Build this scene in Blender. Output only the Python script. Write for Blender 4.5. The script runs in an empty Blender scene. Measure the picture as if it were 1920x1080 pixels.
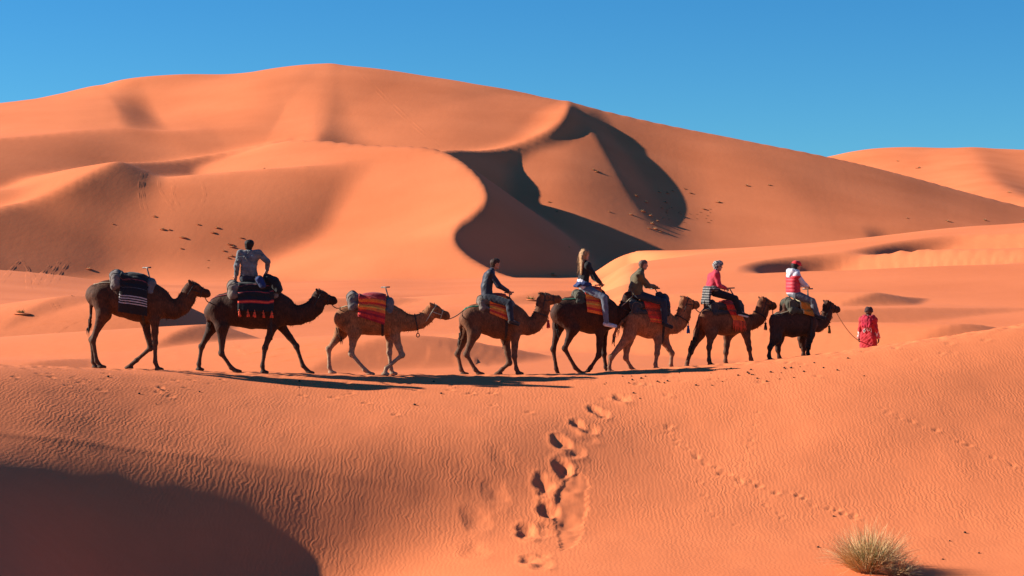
import bpy, bmesh, math, random
import numpy as np
from mathutils import Vector, Matrix

random.seed(7)
RNG = np.random.default_rng(7)
SC = bpy.context.scene
COL = SC.collection

# ------------------------------------------------------------------ camera
EYE = 2.6            # height of the lens above the caravan's crest
FPX = 3864.0         # focal length in pixels of a 1920 px wide frame
PITCH = math.atan(60.0 / FPX)
cam_d = bpy.data.cameras.new('camera')
cam_d.sensor_width = 36.0
cam_d.lens = 36.0 * FPX / 1920.0
cam_d.clip_start = 0.5
cam_d.clip_end = 20000.0
cam = bpy.data.objects.new('camera', cam_d)
COL.objects.link(cam)
cam.location = (0, 0, EYE)
cam.rotation_euler = (math.pi / 2 - PITCH, 0, 0)
SC.camera = cam

# ------------------------------------------------------------------ sky, sun, exposure
SUN_EL = math.radians(24.0)
SUN_BACK = math.radians(9.0)      # the sun stands left of the caravan and a little behind it
sun_dir = Vector((-math.cos(SUN_EL) * math.cos(SUN_BACK), math.cos(SUN_EL) * math.sin(SUN_BACK), math.sin(SUN_EL)))
world = bpy.data.worlds.new('World')
SC.world = world
world.use_nodes = True
wn, wl = world.node_tree.nodes, world.node_tree.links
wn.clear()
w_out = wn.new('ShaderNodeOutputWorld')
w_bg = wn.new('ShaderNodeBackground')
w_sky = wn.new('ShaderNodeTexSky')
w_sky.sky_type = 'NISHITA'
w_sky.sun_disc = False
w_sky.sun_elevation = SUN_EL
w_sky.sun_rotation = math.atan2(sun_dir.x, sun_dir.y)
w_sky.altitude = 900.0
w_sky.air_density = 1.0
w_sky.dust_density = 0.0
w_sky.ozone_density = 3.0
w_hs = wn.new('ShaderNodeHueSaturation')
w_hs.inputs['Saturation'].default_value = 1.28
w_hs.inputs['Value'].default_value = 0.85
w_tc = wn.new('ShaderNodeTexCoord')
w_up = wn.new('ShaderNodeVectorMath'); w_up.operation = 'ADD'; w_up.inputs[1].default_value = (0, 0, 0.03)
w_sc = wn.new('ShaderNodeVectorMath'); w_sc.operation = 'MULTIPLY'; w_sc.inputs[1].default_value = (1, 1, 1)
w_nm = wn.new('ShaderNodeVectorMath'); w_nm.operation = 'NORMALIZE'
wl.new(w_tc.outputs['Generated'], w_sc.inputs[0]); wl.new(w_sc.outputs[0], w_up.inputs[0]); wl.new(w_up.outputs[0], w_nm.inputs[0]); wl.new(w_nm.outputs[0], w_sky.inputs[0])
w_bg.inputs['Strength'].default_value = 0.05
wl.new(w_sky.outputs[0], w_hs.inputs['Color'])
w_tint = wn.new('ShaderNodeMix'); w_tint.data_type = 'RGBA'; w_tint.blend_type = 'MULTIPLY'; w_tint.inputs[0].default_value = 1.0
w_tint.inputs[7].default_value = (0.54, 1.13, 1.42, 1)
wl.new(w_hs.outputs[0], w_tint.inputs[6]); wl.new(w_tint.outputs[2], w_bg.inputs['Color'])
wl.new(w_bg.outputs[0], w_out.inputs['Surface'])
sun_l = bpy.data.lights.new('sun', 'SUN')
sun_l.energy = 5.0
sun_l.angle = math.radians(0.53)
sun_l.color = (1.0, 0.93, 0.82)
sun = bpy.data.objects.new('sun', sun_l)
COL.objects.link(sun)
sun.rotation_euler = sun_dir.to_track_quat('Z', 'Y').to_euler()
sun.location = (-60, 20, 60)
SC.view_settings.view_transform = 'Standard'
SC.view_settings.look = 'None'
SC.view_settings.gamma = 1.0
SC.view_settings.use_curve_mapping = False
SC.view_settings.exposure = 1.07
SC.cycles.max_bounces = 6
SC.cycles.diffuse_bounces = 5

# ------------------------------------------------------------------ small helpers
def tag(o, label=None, cat=None, group=None, kind=None):
    if label: o['label'] = label
    if cat: o['category'] = cat
    if group: o['group'] = group
    if kind: o['kind'] = kind
    return o

def empty(name, loc=(0, 0, 0), rz=0.0):
    o = bpy.data.objects.new(name, None)
    o.empty_display_size = 0.2
    COL.objects.link(o)
    o.location = loc
    o.rotation_euler = (0, 0, rz)
    return o

def mesh_np(name, verts, faces, mat=None, parent=None, smooth=True, attrs=None):
    """verts (n,3), faces (m,3|4) numpy -> one mesh object"""
    verts = np.ascontiguousarray(verts, dtype=np.float32)
    faces = np.ascontiguousarray(faces, dtype=np.int32)
    m = bpy.data.meshes.new(name)
    k = faces.shape[1]
    m.vertices.add(len(verts)); m.vertices.foreach_set('co', verts.ravel())
    m.loops.add(faces.size); m.loops.foreach_set('vertex_index', faces.ravel())
    m.polygons.add(len(faces))
    m.polygons.foreach_set('loop_start', np.arange(0, faces.size, k, dtype=np.int32))
    m.polygons.foreach_set('loop_total', np.full(len(faces), k, dtype=np.int32))
    if smooth:
        m.polygons.foreach_set('use_smooth', np.ones(len(faces), dtype=bool))
    m.update(calc_edges=True)
    for an, av in (attrs or {}).items():
        av = np.asarray(av, dtype=np.float32)
        if av.ndim == 2:
            a = m.attributes.new(an, 'FLOAT_COLOR', 'POINT')
            if av.shape[1] == 3:
                av = np.concatenate([av, np.ones((len(av), 1), np.float32)], 1)
            a.data.foreach_set('color', np.ascontiguousarray(av).ravel())
        else:
            a = m.attributes.new(an, 'FLOAT', 'POINT')
            a.data.foreach_set('value', av.ravel())
    if mat: m.materials.append(mat)
    o = bpy.data.objects.new(name, m)
    COL.objects.link(o)
    if parent: o.parent = parent
    return o

# ------------------------------------------------------------------ where a line of sight meets a given distance
def at(u, v, d):
    """world point at forward distance d that the lens maps to (u, v) of a 1920x1080 frame"""
    xc, yc = (u - 960.0) / FPX, -(v - 540.0) / FPX
    cp, sp = math.cos(PITCH), math.sin(PITCH)
    fy, fz = cp + yc * sp, -sp + yc * cp
    return np.array([xc / fy * d, d, EYE + fz / fy * d])

# ------------------------------------------------------------------ terrain
def tps_fit(P, V, lam=1e-4):
    n = len(P)
    d2 = ((P[:, None] - P[None]) ** 2).sum(-1)
    K = 0.5 * d2 * np.log(d2 + 1e-12) + lam * np.eye(n)
    Q = np.concatenate([np.ones((n, 1)), P], 1)
    A = np.zeros((n + 3, n + 3)); A[:n, :n] = K; A[:n, n:] = Q; A[n:, :n] = Q.T
    return np.linalg.solve(A, np.concatenate([V, np.zeros(3)]))

class Surface:
    """smooth sand surface through a list of surveyed points (bearing, distance, height angle)"""
    def __init__(self, pts, lam=1e-4):
        p = np.array(pts, float)
        w = np.array([at(*r) for r in p[:, [0, 2, 1]]])
        self.P = np.stack([w[:, 0] / w[:, 1] * 3.864, np.log(w[:, 1])], 1)
        self.c = tps_fit(self.P, (w[:, 2] - EYE) / w[:, 1] * 10, lam)
    def __call__(self, x, y):
        sh = np.shape(x)
        x = np.ravel(x).astype(float); y = np.ravel(y).astype(float)
        yy = np.where(y > 24, y, 24 - 10 * (1 - np.exp(-(24 - np.minimum(y, 24)) / 10)))
        a = np.clip(x / yy, -1.2, 1.2); q = np.log(yy)
        A = a * 3.864
        out = np.empty(len(x))
        n = len(self.P)
        for s in range(0, len(x), 60000):
            e = s + 60000
            d2 = (A[s:e, None] - self.P[None, :, 0]) ** 2 + (q[s:e, None] - self.P[None, :, 1]) ** 2
            np.maximum(d2, 1e-12, out=d2)
            out[s:e] = (0.5 * d2 * np.log(d2)) @ self.c[:n] + self.c[n] + self.c[n + 1] * A[s:e] + self.c[n + 2] * q[s:e]
        return (EYE + out / 10 * yy).reshape(sh)

def crest_pts(L, sub=6):
    """(u, v, d, extra) list -> smooth dense world polyline with extra column"""
    w = np.array([list(at(r[0], r[1], r[2])) + [r[3] if len(r) > 3 else 0.0] for r in L])
    n = len(w); out = []
    for i in range(n - 1):
        p0, p1, p2, p3 = w[max(i - 1, 0)], w[i], w[i + 1], w[min(i + 2, n - 1)]
        for t in np.arange(sub) / sub:
            out.append(0.5 * (2 * p1 + (p2 - p0) * t + (2 * p0 - 5 * p1 + 4 * p2 - p3) * t * t + (3 * p1 - p0 - 3 * p2 + p3) * t ** 3))
    out.append(w[-1])
    return np.array(out)

def side_dist(C, x, y, power=2.5):
    """distance to polyline C in plan, its side (-1 left .. 1 right of the run, in between past the ends), the crest height felt there, and the run 0..1"""
    best = np.full(len(x), 1e18); sgn = np.ones(len(x)); run = np.zeros(len(x))
    sw = np.zeros(len(x)); sz = np.zeros(len(x))
    nseg = len(C) - 1
    for i in range(nseg):
        a, b = C[i, :2], C[i + 1, :2]
        ab = b - a; l2 = ab @ ab
        px, py = x - a[0], y - a[1]
        t = np.clip((px * ab[0] + py * ab[1]) / l2, 0, 1)
        ex, ey = px - t * ab[0], py - t * ab[1]
        d2 = ex * ex + ey * ey
        m = d2 < best
        best = np.where(m, d2, best)
        sgn = np.where(m, np.clip(-1.4 * (ab[0] * py - ab[1] * px) / np.sqrt(l2 * d2 + 1e-12), -1, 1), sgn)
        run = np.where(m, (i + t) / nseg, run)
        w = (d2 + 0.01 * l2) ** -power * math.sqrt(l2)
        sw += w; sz += w * (C[i, 2] * (1 - t) + C[i + 1, 2] * t)
    return np.sqrt(best), sgn, sz / sw, run

def smin(a, b, k):
    h = np.clip(0.5 + 0.5 * (b - a) / k, 0, 1)
    return b * (1 - h) + a * h - k * h * (1 - h)
def smax(a, b, k):
    return -smin(-a, -b, k)
TAN_REPOSE = math.tan(math.radians(33))
# near dune: the caravan's crest, its face towards the lens, the valley floor behind and in front.
# each profile runs away from the lens through the same 17 stations: (distance, v)
PROF = {
 -500: [(12, 1250), (20, 1060), (24, 960), (27, 880), (29, 832), (30.5, 800), (32, 772), (33.5, 746), (35, 722), (36.5, 703), (38, 686), (40.0, 672), (42.5, 676), (46, 705), (52, 745), (62, 775), (76, 730)],
 0:    [(12, 1400), (20, 1260), (26, 1105), (29.5, 1000), (31.5, 944), (33, 904), (34.2, 875), (35.2, 853), (36.2, 833), (37.2, 806), (39, 752), (42, 690), (44, 680), (47, 700), (52, 738), (62, 775), (76, 732)],
 300:  [(12, 1400), (20, 1330), (27, 1275), (31.5, 1180), (33.3, 1108), (34.6, 1046), (35.8, 978), (36.9, 920), (38.0, 868), (39.3, 824), (41.6, 766), (45, 704), (47, 692), (50, 708), (54, 742), (62, 775), (76, 734)],
 600:  [(12, 1400), (20, 1330), (27, 1270), (33, 1200), (35.2, 1134), (36.5, 1074), (37.5, 1006), (38.4, 945), (39.3, 890), (40.3, 843), (42.4, 786), (45.4, 731), (47.6, 701), (50.5, 712), (54, 744), (62, 776), (76, 735)],
 960:  [(12, 1400), (20, 1330), (27, 1235), (33.5, 1102), (36.4, 1045), (38.0, 1006), (39.1, 962), (40.0, 916), (40.8, 872), (41.7, 830), (43.4, 780), (45.9, 732), (48.0, 704), (50.5, 711), (54, 745), (62, 776), (76, 735)],
 1280: [(12, 1400), (20, 1330), (27, 1235), (33.5, 1102), (36.0, 1050), (37.6, 1012), (38.9, 968), (40.2, 920), (41.5, 871), (43, 820), (44.7, 762), (46.8, 710), (48.7, 690), (52, 696), (56, 735), (64, 762), (76, 733)],
 1600: [(12, 1400), (20, 1330), (27, 1235), (33.5, 1102), (36.0, 1050), (37.6, 1008), (39.1, 960), (40.3, 908), (41.5, 858), (42.8, 806), (44.6, 744), (46.8, 690), (49, 657), (52.4, 667), (58, 712), (66, 742), (77, 728)],
 1920: [(12, 1400), (20, 1330), (27, 1235), (33.5, 1102), (36.0, 1048), (37.5, 1006), (38.9, 960), (40.3, 906), (41.7, 854), (43.2, 800), (45.2, 735), (47.8, 655), (50.2, 608), (54.5, 622), (60, 665), (68, 705), (80, 715)],
 2400: [(12, 1400), (20, 1320), (27, 1200), (33.5, 1060), (36.5, 985), (38.3, 935), (40.2, 882), (41.8, 830), (43.5, 775), (45.6, 715), (48.4, 640), (51.6, 560), (54.2, 528), (58, 538), (64, 585), (74, 620), (86, 650)],
}
def pchip(xk, yk, x):
    """monotone cubic through (xk, yk), yk may have trailing axes"""
    h = np.diff(xk); hs = h.reshape((-1,) + (1,) * (yk.ndim - 1))
    dl = np.diff(yk, axis=0) / hs
    m = np.zeros_like(yk)
    a, b = dl[:-1], dl[1:]
    w1, w2 = 2 * hs[1:] + hs[:-1], hs[1:] + 2 * hs[:-1]
    ok = a * b > 0
    m[1:-1] = np.where(ok, (w1 + w2) / (w1 / np.where(ok, a, 1) + w2 / np.where(ok, b, 1)), 0)
    m[0], m[-1] = dl[0], dl[-1]
    i = np.clip(np.searchsorted(xk, x) - 1, 0, len(h) - 1)
    t = (x - xk[i]) / h[i]
    sh = (-1,) + (1,) * (yk.ndim - 1)
    t = t.reshape(sh); hh = h[i].reshape(sh)
    return ((1 + 2 * t) * (1 - t) ** 2 * yk[i] + t * (1 - t) ** 2 * hh * m[i] + t * t * (3 - 2 * t) * yk[i + 1] + t * t * (t - 1) * hh * m[i + 1])

class NearTable:
    def __init__(self):
        us = np.array(sorted(PROF), float)
        st = np.array([[(d, at(u, v, d)[2]) for d, v in PROF[int(u)]] for u in us])      # (k, 17, 2)
        self.A = np.linspace(-0.45, 0.45, 361)
        uq = np.clip(960 + self.A * FPX, us[0], us[-1])
        q = pchip(us, st, uq)
        self.Y = np.linspace(12, 80, 681)
        T = np.stack([pchip(r[:, 0], r[:, 1], np.clip(self.Y, r[0, 0], r[-1, 0])) for r in q])
        k = np.exp(-0.5 * (np.arange(-24, 25) / 10.0) ** 2); k /= k.sum()
        T = np.stack([np.convolve(np.pad(c, 24, 'edge'), k, 'valid') for c in T.T]).T
        k = np.exp(-0.5 * (np.arange(-9, 10) / 3.5) ** 2); k /= k.sum()
        self.T = np.stack([np.convolve(np.pad(c, 9, 'edge'), k, 'valid') for c in T])
    def __call__(self, x, y):
        yc = np.clip(y, 12, 79.99)
        a = np.clip(x / np.maximum(yc, 12), -0.4499, 0.4499)
        fi = (a + 0.45) / 0.9 * 360; fj = (yc - 12) / 68 * 680
        i = np.minimum(fi.astype(int), 359); j = np.minimum(fj.astype(int), 679)
        fi = fi - i; fj = fj - j
        T = self.T
        return (T[i, j] * (1 - fi) + T[i + 1, j] * fi) * (1 - fj) + (T[i, j + 1] * (1 - fi) + T[i + 1, j + 1] * fi) * fj
S_NEAR = NearTable()

# the great dune is a family of crest lines (u, v, distance), each with the slope of its two sides
# (left-hand and right-hand of the run) and how far its crest is rounded
RIDGES = {
 'sky':  ([(-700, 300, 660), (-300, 228, 685), (0, 197, 690), (80, 191, 694), (150, 175, 700), (230, 148, 706), (330, 140, 712), (440, 140, 716), (520, 130, 719), (600, 122, 720), (650, 124, 719), (720, 131, 716), (800, 143, 713), (880, 155, 708), (960, 167, 703), (1060, 190, 696), (1300, 240, 692), (1555, 294, 688), (1700, 330, 684), (1920, 387, 676), (2300, 460, 660)], 0.25, 0.222, 12.),
 'spur': ([(592, 266, 572), (603, 238, 610), (612, 195, 650), (618, 154, 690), (622, 130, 718)], 0.30, 0.46, 3.),
 'arm':  ([(-300, 360, 540), (-100, 322, 560), (60, 280, 578), (150, 258, 590), (250, 247, 598), (340, 248, 606), (410, 233, 625), (460, 206, 650), (500, 176, 675), (540, 152, 700), (585, 132, 716)], 0.45, 0.28, 1.5),
 'lip':  ([(228, 246, 598), (214, 222, 630), (196, 196, 668), (176, 168, 702)], 0.16, 0.50, 3.),
 'curl': ([(770, 300, 526), (835, 282, 548), (900, 281, 570), (960, 271, 590), (1020, 247, 611), (1050, 225, 632), (1062, 203, 658), (1064, 190, 696)], 0.13, 0.64, 1.2),
 'ess':  ([(1080, 536, 372), (1000, 530, 392), (950, 518, 405), (900, 495, 418), (862, 468, 430), (848, 444, 440), (860, 420, 450), (893, 395, 462), (910, 368, 475), (893, 330, 495), (852, 295, 515), (800, 276, 530), (700, 272, 545), (592, 264, 562), (520, 270, 575), (430, 300, 590)], 0.225, 0.66, 0.8),
 'left': ([(-900, 470, 300), (-500, 450, 360), (-150, 424, 425), (0, 388, 455), (60, 376, 465), (120, 352, 475), (170, 325, 487), (215, 303, 500), (240, 303, 516), (330, 299, 545), (440, 282, 568), (540, 262, 585)], 0.16, 0.37, 0.6),
 'swell': ([(1080, 535, 352), (1135, 505, 366), (1185, 474, 380), (1300, 470, 362), (1450, 464, 350), (1600, 454, 340), (1700, 443, 335), (1800, 427, 330), (1920, 418, 325), (2300, 405, 320), (2900, 400, 310)], 0.10, 0.05, 10.),
 'apron': ([(-1000, 500, 170), (-800, 494, 205), (-560, 487, 250), (-330, 478, 300)], 0.05, 0.10, 4.),
 'far':  ([(1200, 370, 1330), (1400, 325, 1340), (1480, 309, 1345), (1555, 294, 1350), (1600, 285, 1350), (1650, 279, 1350), (1720, 277, 1350), (1800, 280, 1345), (1920, 280, 1340), (2200, 300, 1330), (2600, 360, 1300)], 0.25, 0.16, 20.),
 'farb': ([(1980, 392, 960), (1900, 362, 1050), (1860, 335, 1150), (1820, 285, 1330)], 0.2, 0.3, 8.),
}
RIDGES = {k: (crest_pts(c, 8), a, b, r) for k, (c, a, b, r) in RIDGES.items()}
def ridge(name, x, y):
    C, sl, sr, r = RIDGES[name]
    d, g, zc, t = side_dist(C, x, y)
    dd = np.sqrt(d * d + r * r) - r
    q = sl + (sr - sl) * (0.5 + 0.5 * g)
    if name == 'sky': q = np.where(g > 0, 0.186 + 0.00019 * dd, q)      # gentler near its brow, steeper lower down
    return zc - dd * q

# small dunes: crest line, height, length of the windward side; lee on the right-hand side of the run
SMALL = [
    ([(288, 612, 128), (294, 585, 134), (306, 555, 142), (335, 543, 150), (365, 541, 160)], 2.2, 26, 0.47),
    ([(285, 648, 97), (330, 632, 101), (390, 624, 106), (440, 630, 110), (490, 644, 114)], 0.9, 34, 0.36),
    ([(-120, 660, 82), (0, 650, 86), (90, 650, 90), (170, 664, 94)], 0.5, 30, 0.2),
    ([(560, 652, 84), (650, 642, 89), (760, 640, 93), (900, 646, 95), (1040, 662, 98)], 1.2, 34, 0.22),
    ([(1570, 558, 150), (1625, 549, 155), (1665, 551, 160), (1740, 562, 168)], 0.9, 50, 0.3),
    ([(1640, 600, 92), (1720, 592, 95), (1800, 588, 98), (1900, 584, 102), (2050, 580, 108)], 1.7, 48, 0.24),
    ([(0, 600, 130), (80, 585, 138), (160, 585, 145), (240, 600, 150)], 0.5, 18, 0.2),
    ([(420, 560, 165), (540, 548, 175), (660, 546, 185), (800, 556, 190)], 0.9, 50, 0.16),
    ([(1380, 588, 128), (1480, 578, 134), (1600, 574, 140), (1760, 576, 146), (1950, 570, 152)], 0.8, 50, 0.16),
    ([(900, 560, 180), (1000, 548, 190), (1100, 546, 200), (1200, 552, 210)], 1.0, 26, 0.15),
]
# wind scoops: brink line, depth, width of the steep wall, width over which the floor recovers; scoop on the right-hand side
SCOOP = [
    ([(1090, 480, 430), (1040, 415, 480), (1026, 360, 530), (1034, 305, 578), (1054, 245, 630), (1066, 186, 702)], 5.0, 46, 150),
    ([(1215, 372, 522), (1165, 322, 568), (1115, 262, 618), (1080, 215, 656), (1066, 188, 700)], 2.8, 13, 60),
    ([(1376, 528, 222), (1382, 502, 238), (1420, 491, 250), (1500, 487, 258), (1590, 490, 264)], 2.8, 6, 50),
    ([(1560, 494, 262), (1600, 485, 268), (1640, 477, 275), (1690, 481, 282), (1770, 492, 290)], 2.6, 6, 46),
    ([(1770, 434, 480), (1700, 420, 500), (1660, 398, 522), (1632, 370, 548), (1608, 340, 580)], 3.5, 8, 60),
    ([(1120, 440, 440), (1180, 440, 440), (1230, 446, 436), (1275, 452, 432)], 1.6, 5, 30),
    ([(236, 246, 598), (222, 226, 628), (206, 202, 660), (190, 176, 695)], 3.4, 14, 65),
]
SCOOP = [(crest_pts(c), h, a, b) for c, h, a, b in SCOOP]
SMALL = [(crest_pts(c), h, L, q) for c, h, L, q in SMALL]

def hash_noise(x, y, seed=0):
    """smooth value noise"""
    xi, yi = np.floor(x).astype(np.int64), np.floor(y).astype(np.int64)
    fx, fy = x - xi, y - yi
    fx = fx * fx * fx * (fx * (fx * 6 - 15) + 10); fy = fy * fy * fy * (fy * (fy * 6 - 15) + 10)
    def h(i, j):
        n = (i * 374761393 + j * 668265263 + seed * 974634777) & 0x7fffffff
        n = ((n ^ (n >> 13)) * 1274126177) & 0x7fffffff
        return ((n ^ (n >> 16)) & 0xffff) / 32767.5 - 1.0
    return (h(xi, yi) * (1 - fx) + h(xi + 1, yi) * fx) * (1 - fy) + (h(xi, yi + 1) * (1 - fx) + h(xi + 1, yi + 1) * fx) * fy

def height(x, y):
    sh = np.shape(x)
    x = np.ravel(np.asarray(x, float)); y = np.ravel(np.asarray(y, float))
    z = np.full(len(x), -50.0)
    w = np.clip((y - 56) / 14, 0, 1); w = w * w * (3 - 2 * w)
    m = y < 72
    zn = np.zeros(len(x)); zb = np.zeros(len(x))
    if m.any(): zn[m] = S_NEAR(x[m], y[m])
    m = y > 54
    if m.any():
        X, Y = x[m], y[m]
        b = EYE - 4.65 + 0.5 * hash_noise(X / 60, Y / 60, 3) + 0.25 * hash_noise(X / 22, Y / 22, 5)
        k = Y > 120
        if k.any():
            Xk, Yk, t = X[k], Y[k], b[k]
            uu = 960 + FPX * Xk / Yk
            fade = np.clip((1190 - uu) / 190, 0, 1)
            t = smax(t, ridge('swell', Xk, Yk) - 9 * fade * fade * (3 - 2 * fade), 2.5)
            t = smax(t, ridge('apron', Xk, Yk), 1.5)
            g = ridge('sky', Xk, Yk)
            g = smax(g, ridge('arm', Xk, Yk), 2.5)
            g = smax(g, ridge('lip', Xk, Yk), 4.0)
            g = smax(g, ridge('spur', Xk, Yk), 4.0)
            g = smax(g, ridge('curl', Xk, Yk), 1.2)
            t = smax(t, g, 7.0)
            t = smax(t, ridge('left', Xk, Yk), 1.0)
            t = smax(t, ridge('ess', Xk, Yk), 1.0)
            f = np.where(Yk > 800, smax(ridge('far', Xk, Yk), ridge('farb', Xk, Yk), 8.0), -60)
            b[k] = smax(t, f, 2.0)
        for C, h, w1, w2 in SCOOP:
            lo, hi = C[:, :2].min(0) - w2, C[:, :2].max(0) + w2
            k = (X > lo[0]) & (X < hi[0]) & (Y > lo[1]) & (Y < hi[1])
            if not k.any(): continue
            d, g, _, t = side_dist(C, X[k], Y[k])
            u1 = np.clip(d / w1, 0, 1); u2 = np.clip((d - w1) / (w2 - w1), 0, 1)
            b[k] -= np.where(g > 0, g, 0) * h * np.sin(np.pi * np.clip(t, 0, 1)) * u1 * u1 * (3 - 2 * u1) * (1 - u2 * u2 * (3 - 2 * u2))
        for C, h, L, q in SMALL:
            lo, hi = C[:, :2].min(0) - L * 2, C[:, :2].max(0) + L * 2
            k = (X > lo[0]) & (X < hi[0]) & (Y > lo[1]) & (Y < hi[1])
            if not k.any(): continue
            d, g, _, t = side_dist(C, X[k], Y[k])
            d = d * np.sign(g)
            hh = h * np.sin(np.pi * np.clip(t, 0, 1)) ** 1.3
            ws = np.clip(1 + d / L, 0, 1); ws = ws * ws * (3 - 2 * ws)
            b[k] += np.where(d < 0, hh * ws, smax(0.0 * d, hh - d * q, 0.12 * h))
        zb[m] = b
    z = zn * (1 - w) + zb * w
    far = y > 2200
    z = np.where(far, z + (-6 - z) * np.clip((y - 2200) / 1200, 0, 1), z)
    return z.reshape(sh)

# ------------------------------------------------------------------ sand material
def nodes_of(name):
    m = bpy.data.materials.new(name); m.use_nodes = True
    nt = m.node_tree; nt.nodes.clear()
    out = nt.nodes.new('ShaderNodeOutputMaterial'); b = nt.nodes.new('ShaderNodeBsdfPrincipled')
    nt.links.new(b.outputs[0], out.inputs['Surface'])
    return m, nt, b

def sand_material():
    m, nt, b = nodes_of('sand')
    N, L = nt.nodes.new, nt.links.new
    b.inputs['Roughness'].default_value = 0.92
    b.inputs['Specular IOR Level'].default_value = 0.12
    geo = N('ShaderNodeNewGeometry')
    at_r = N('ShaderNodeAttribute'); at_r.attribute_name = 'ripple'
    at_f = N('ShaderNodeAttribute'); at_f.attribute_name = 'near'
    big = N('ShaderNodeTexNoise'); big.inputs['Scale'].default_value = 0.035; big.inputs['Detail'].default_value = 4
    fine = N('ShaderNodeTexNoise'); fine.inputs['Scale'].default_value = 2.2; fine.inputs['Detail'].default_value = 6; fine.inputs['Roughness'].default_value = 0.7
    grain = N('ShaderNodeTexNoise'); grain.inputs['Scale'].default_value = 60; grain.inputs['Detail'].default_value = 3
    for n in (big, fine, grain): L(geo.outputs['Position'], n.inputs['Vector'])
    add = N('ShaderNodeMath'); add.operation = 'MULTIPLY_ADD'; add.inputs[1].default_value = 0.35
    L(fine.outputs[0], add.inputs[0]); L(big.outputs[0], add.inputs[2])
    add2 = N('ShaderNodeMath'); add2.operation = 'MULTIPLY_ADD'; add2.inputs[1].default_value = 0.25
    L(grain.outputs[0], add2.inputs[0]); L(add.outputs[0], add2.inputs[2])
    ramp = N('ShaderNodeValToRGB')
    e = ramp.color_ramp.elements
    e[0].position = 0.5; e[0].color = (0.62, 0.160, 0.054, 1)
    e[1].position = 1.05; e[1].color = (0.74, 0.206, 0.076, 1)
    L(add2.outputs[0], ramp.inputs[0]); L(ramp.outputs[0], b.inputs['Base Color'])
    # wind ripples: wave train bent by noise, broken up and fading in and out in patches
    warp = N('ShaderNodeTexNoise'); warp.inputs['Scale'].default_value = 3.0; warp.inputs['Detail'].default_value = 3; warp.inputs['Roughness'].default_value = 0.6
    L(geo.outputs['Position'], warp.inputs['Vector'])
    wv = N('ShaderNodeVectorMath'); wv.operation = 'MULTIPLY_ADD'
    wv.inputs[1].default_value = (0.26, 0.4, 0.0)
    L(warp.outputs['Color'], wv.inputs[0]); L(geo.outputs['Position'], wv.inputs[2])
    wave = N('ShaderNodeTexWave'); wave.wave_type = 'BANDS'; wave.bands_direction = 'X'
    wave.inputs['Scale'].default_value = 3.7; wave.inputs['Distortion'].default_value = 3.0
    wave.inputs['Detail'].default_value = 3.0; wave.inputs['Detail Scale'].default_value = 2.2; wave.inputs['Detail Roughness'].default_value = 0.65
    L(wv.outputs[0], wave.inputs['Vector'])
    patch = N('ShaderNodeTexNoise'); patch.inputs['Scale'].default_value = 0.75; patch.inputs['Detail'].default_value = 4
    L(geo.outputs['Position'], patch.inputs['Vector'])
    pr = N('ShaderNodeMapRange'); pr.inputs[1].default_value = 0.36; pr.inputs[2].default_value = 0.66; pr.inputs[3].default_value = 0.4; pr.inputs[4].default_value = 1.0
    L(patch.outputs[0], pr.inputs[0])
    rp = N('ShaderNodeMath'); rp.operation = 'MULTIPLY'
    L(pr.outputs[0], rp.inputs[0]); L(at_r.outputs['Fac'], rp.inputs[1])
    rh = N('ShaderNodeMath'); rh.operation = 'MULTIPLY'
    st = N('ShaderNodeMapping'); st.inputs['Scale'].default_value = (9.5, 2.6, 2.6); st.inputs['Rotation'].default_value = (0, 0, 0.2)
    L(wv.outputs[0], st.inputs['Vector'])
    sn = N('ShaderNodeTexNoise'); sn.inputs['Scale'].default_value = 1.0; sn.inputs['Detail'].default_value = 2.5; sn.inputs['Roughness'].default_value = 0.55
    L(st.outputs[0], sn.inputs['Vector'])
    wm = N('ShaderNodeMath'); wm.operation = 'MULTIPLY'; wm.inputs[1].default_value = 0.42
    L(wave.outputs['Fac'], wm.inputs[0])
    mx = N('ShaderNodeMath'); mx.operation = 'MULTIPLY_ADD'; mx.inputs[1].default_value = 1.25
    L(sn.outputs[0], mx.inputs[0]); L(wm.outputs[0], mx.inputs[2])
    L(mx.outputs[0], rh.inputs[0]); L(rp.outputs[0], rh.inputs[1])
    gsum = N('ShaderNodeMath'); gsum.operation = 'MULTIPLY_ADD'; gsum.inputs[1].default_value = 0.25
    L(grain.outputs[0], gsum.inputs[0]); L(rh.outputs[0], gsum.inputs[2])
    wide = N('ShaderNodeTexNoise'); wide.inputs['Scale'].default_value = 1.0; wide.inputs['Detail'].default_value = 6; wide.inputs['Roughness'].default_value = 0.62
    wmap = N('ShaderNodeMapping'); wmap.inputs['Scale'].default_value = (0.55, 0.2, 0.3); wmap.inputs['Rotation'].default_value = (0, 0, 0.35)
    L(geo.outputs['Position'], wmap.inputs['Vector']); L(wmap.outputs[0], wide.inputs['Vector'])
    b0 = N('ShaderNodeBump'); b0.inputs['Strength'].default_value = 1.0; b0.inputs['Distance'].default_value = 0.035
    inv = N('ShaderNodeMath'); inv.operation = 'SUBTRACT'; inv.inputs[0].default_value = 1.06; L(at_f.outputs['Fac'], inv.inputs[1])
    wmul = N('ShaderNodeMath'); wmul.operation = 'MULTIPLY'; L(wide.outputs[0], wmul.inputs[0]); L(inv.outputs[0], wmul.inputs[1])
    L(wmul.outputs[0], b0.inputs['Height'])
    bump = N('ShaderNodeBump'); L(b0.outputs[0], bump.inputs['Normal']); bump.inputs['Strength'].default_value = 1.0; bump.inputs['Distance'].default_value = 0.0066
    L(gsum.outputs[0], bump.inputs['Height']); L(bump.outputs[0], b.inputs['Normal'])
    return m
MAT_SAND = sand_material()

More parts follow.
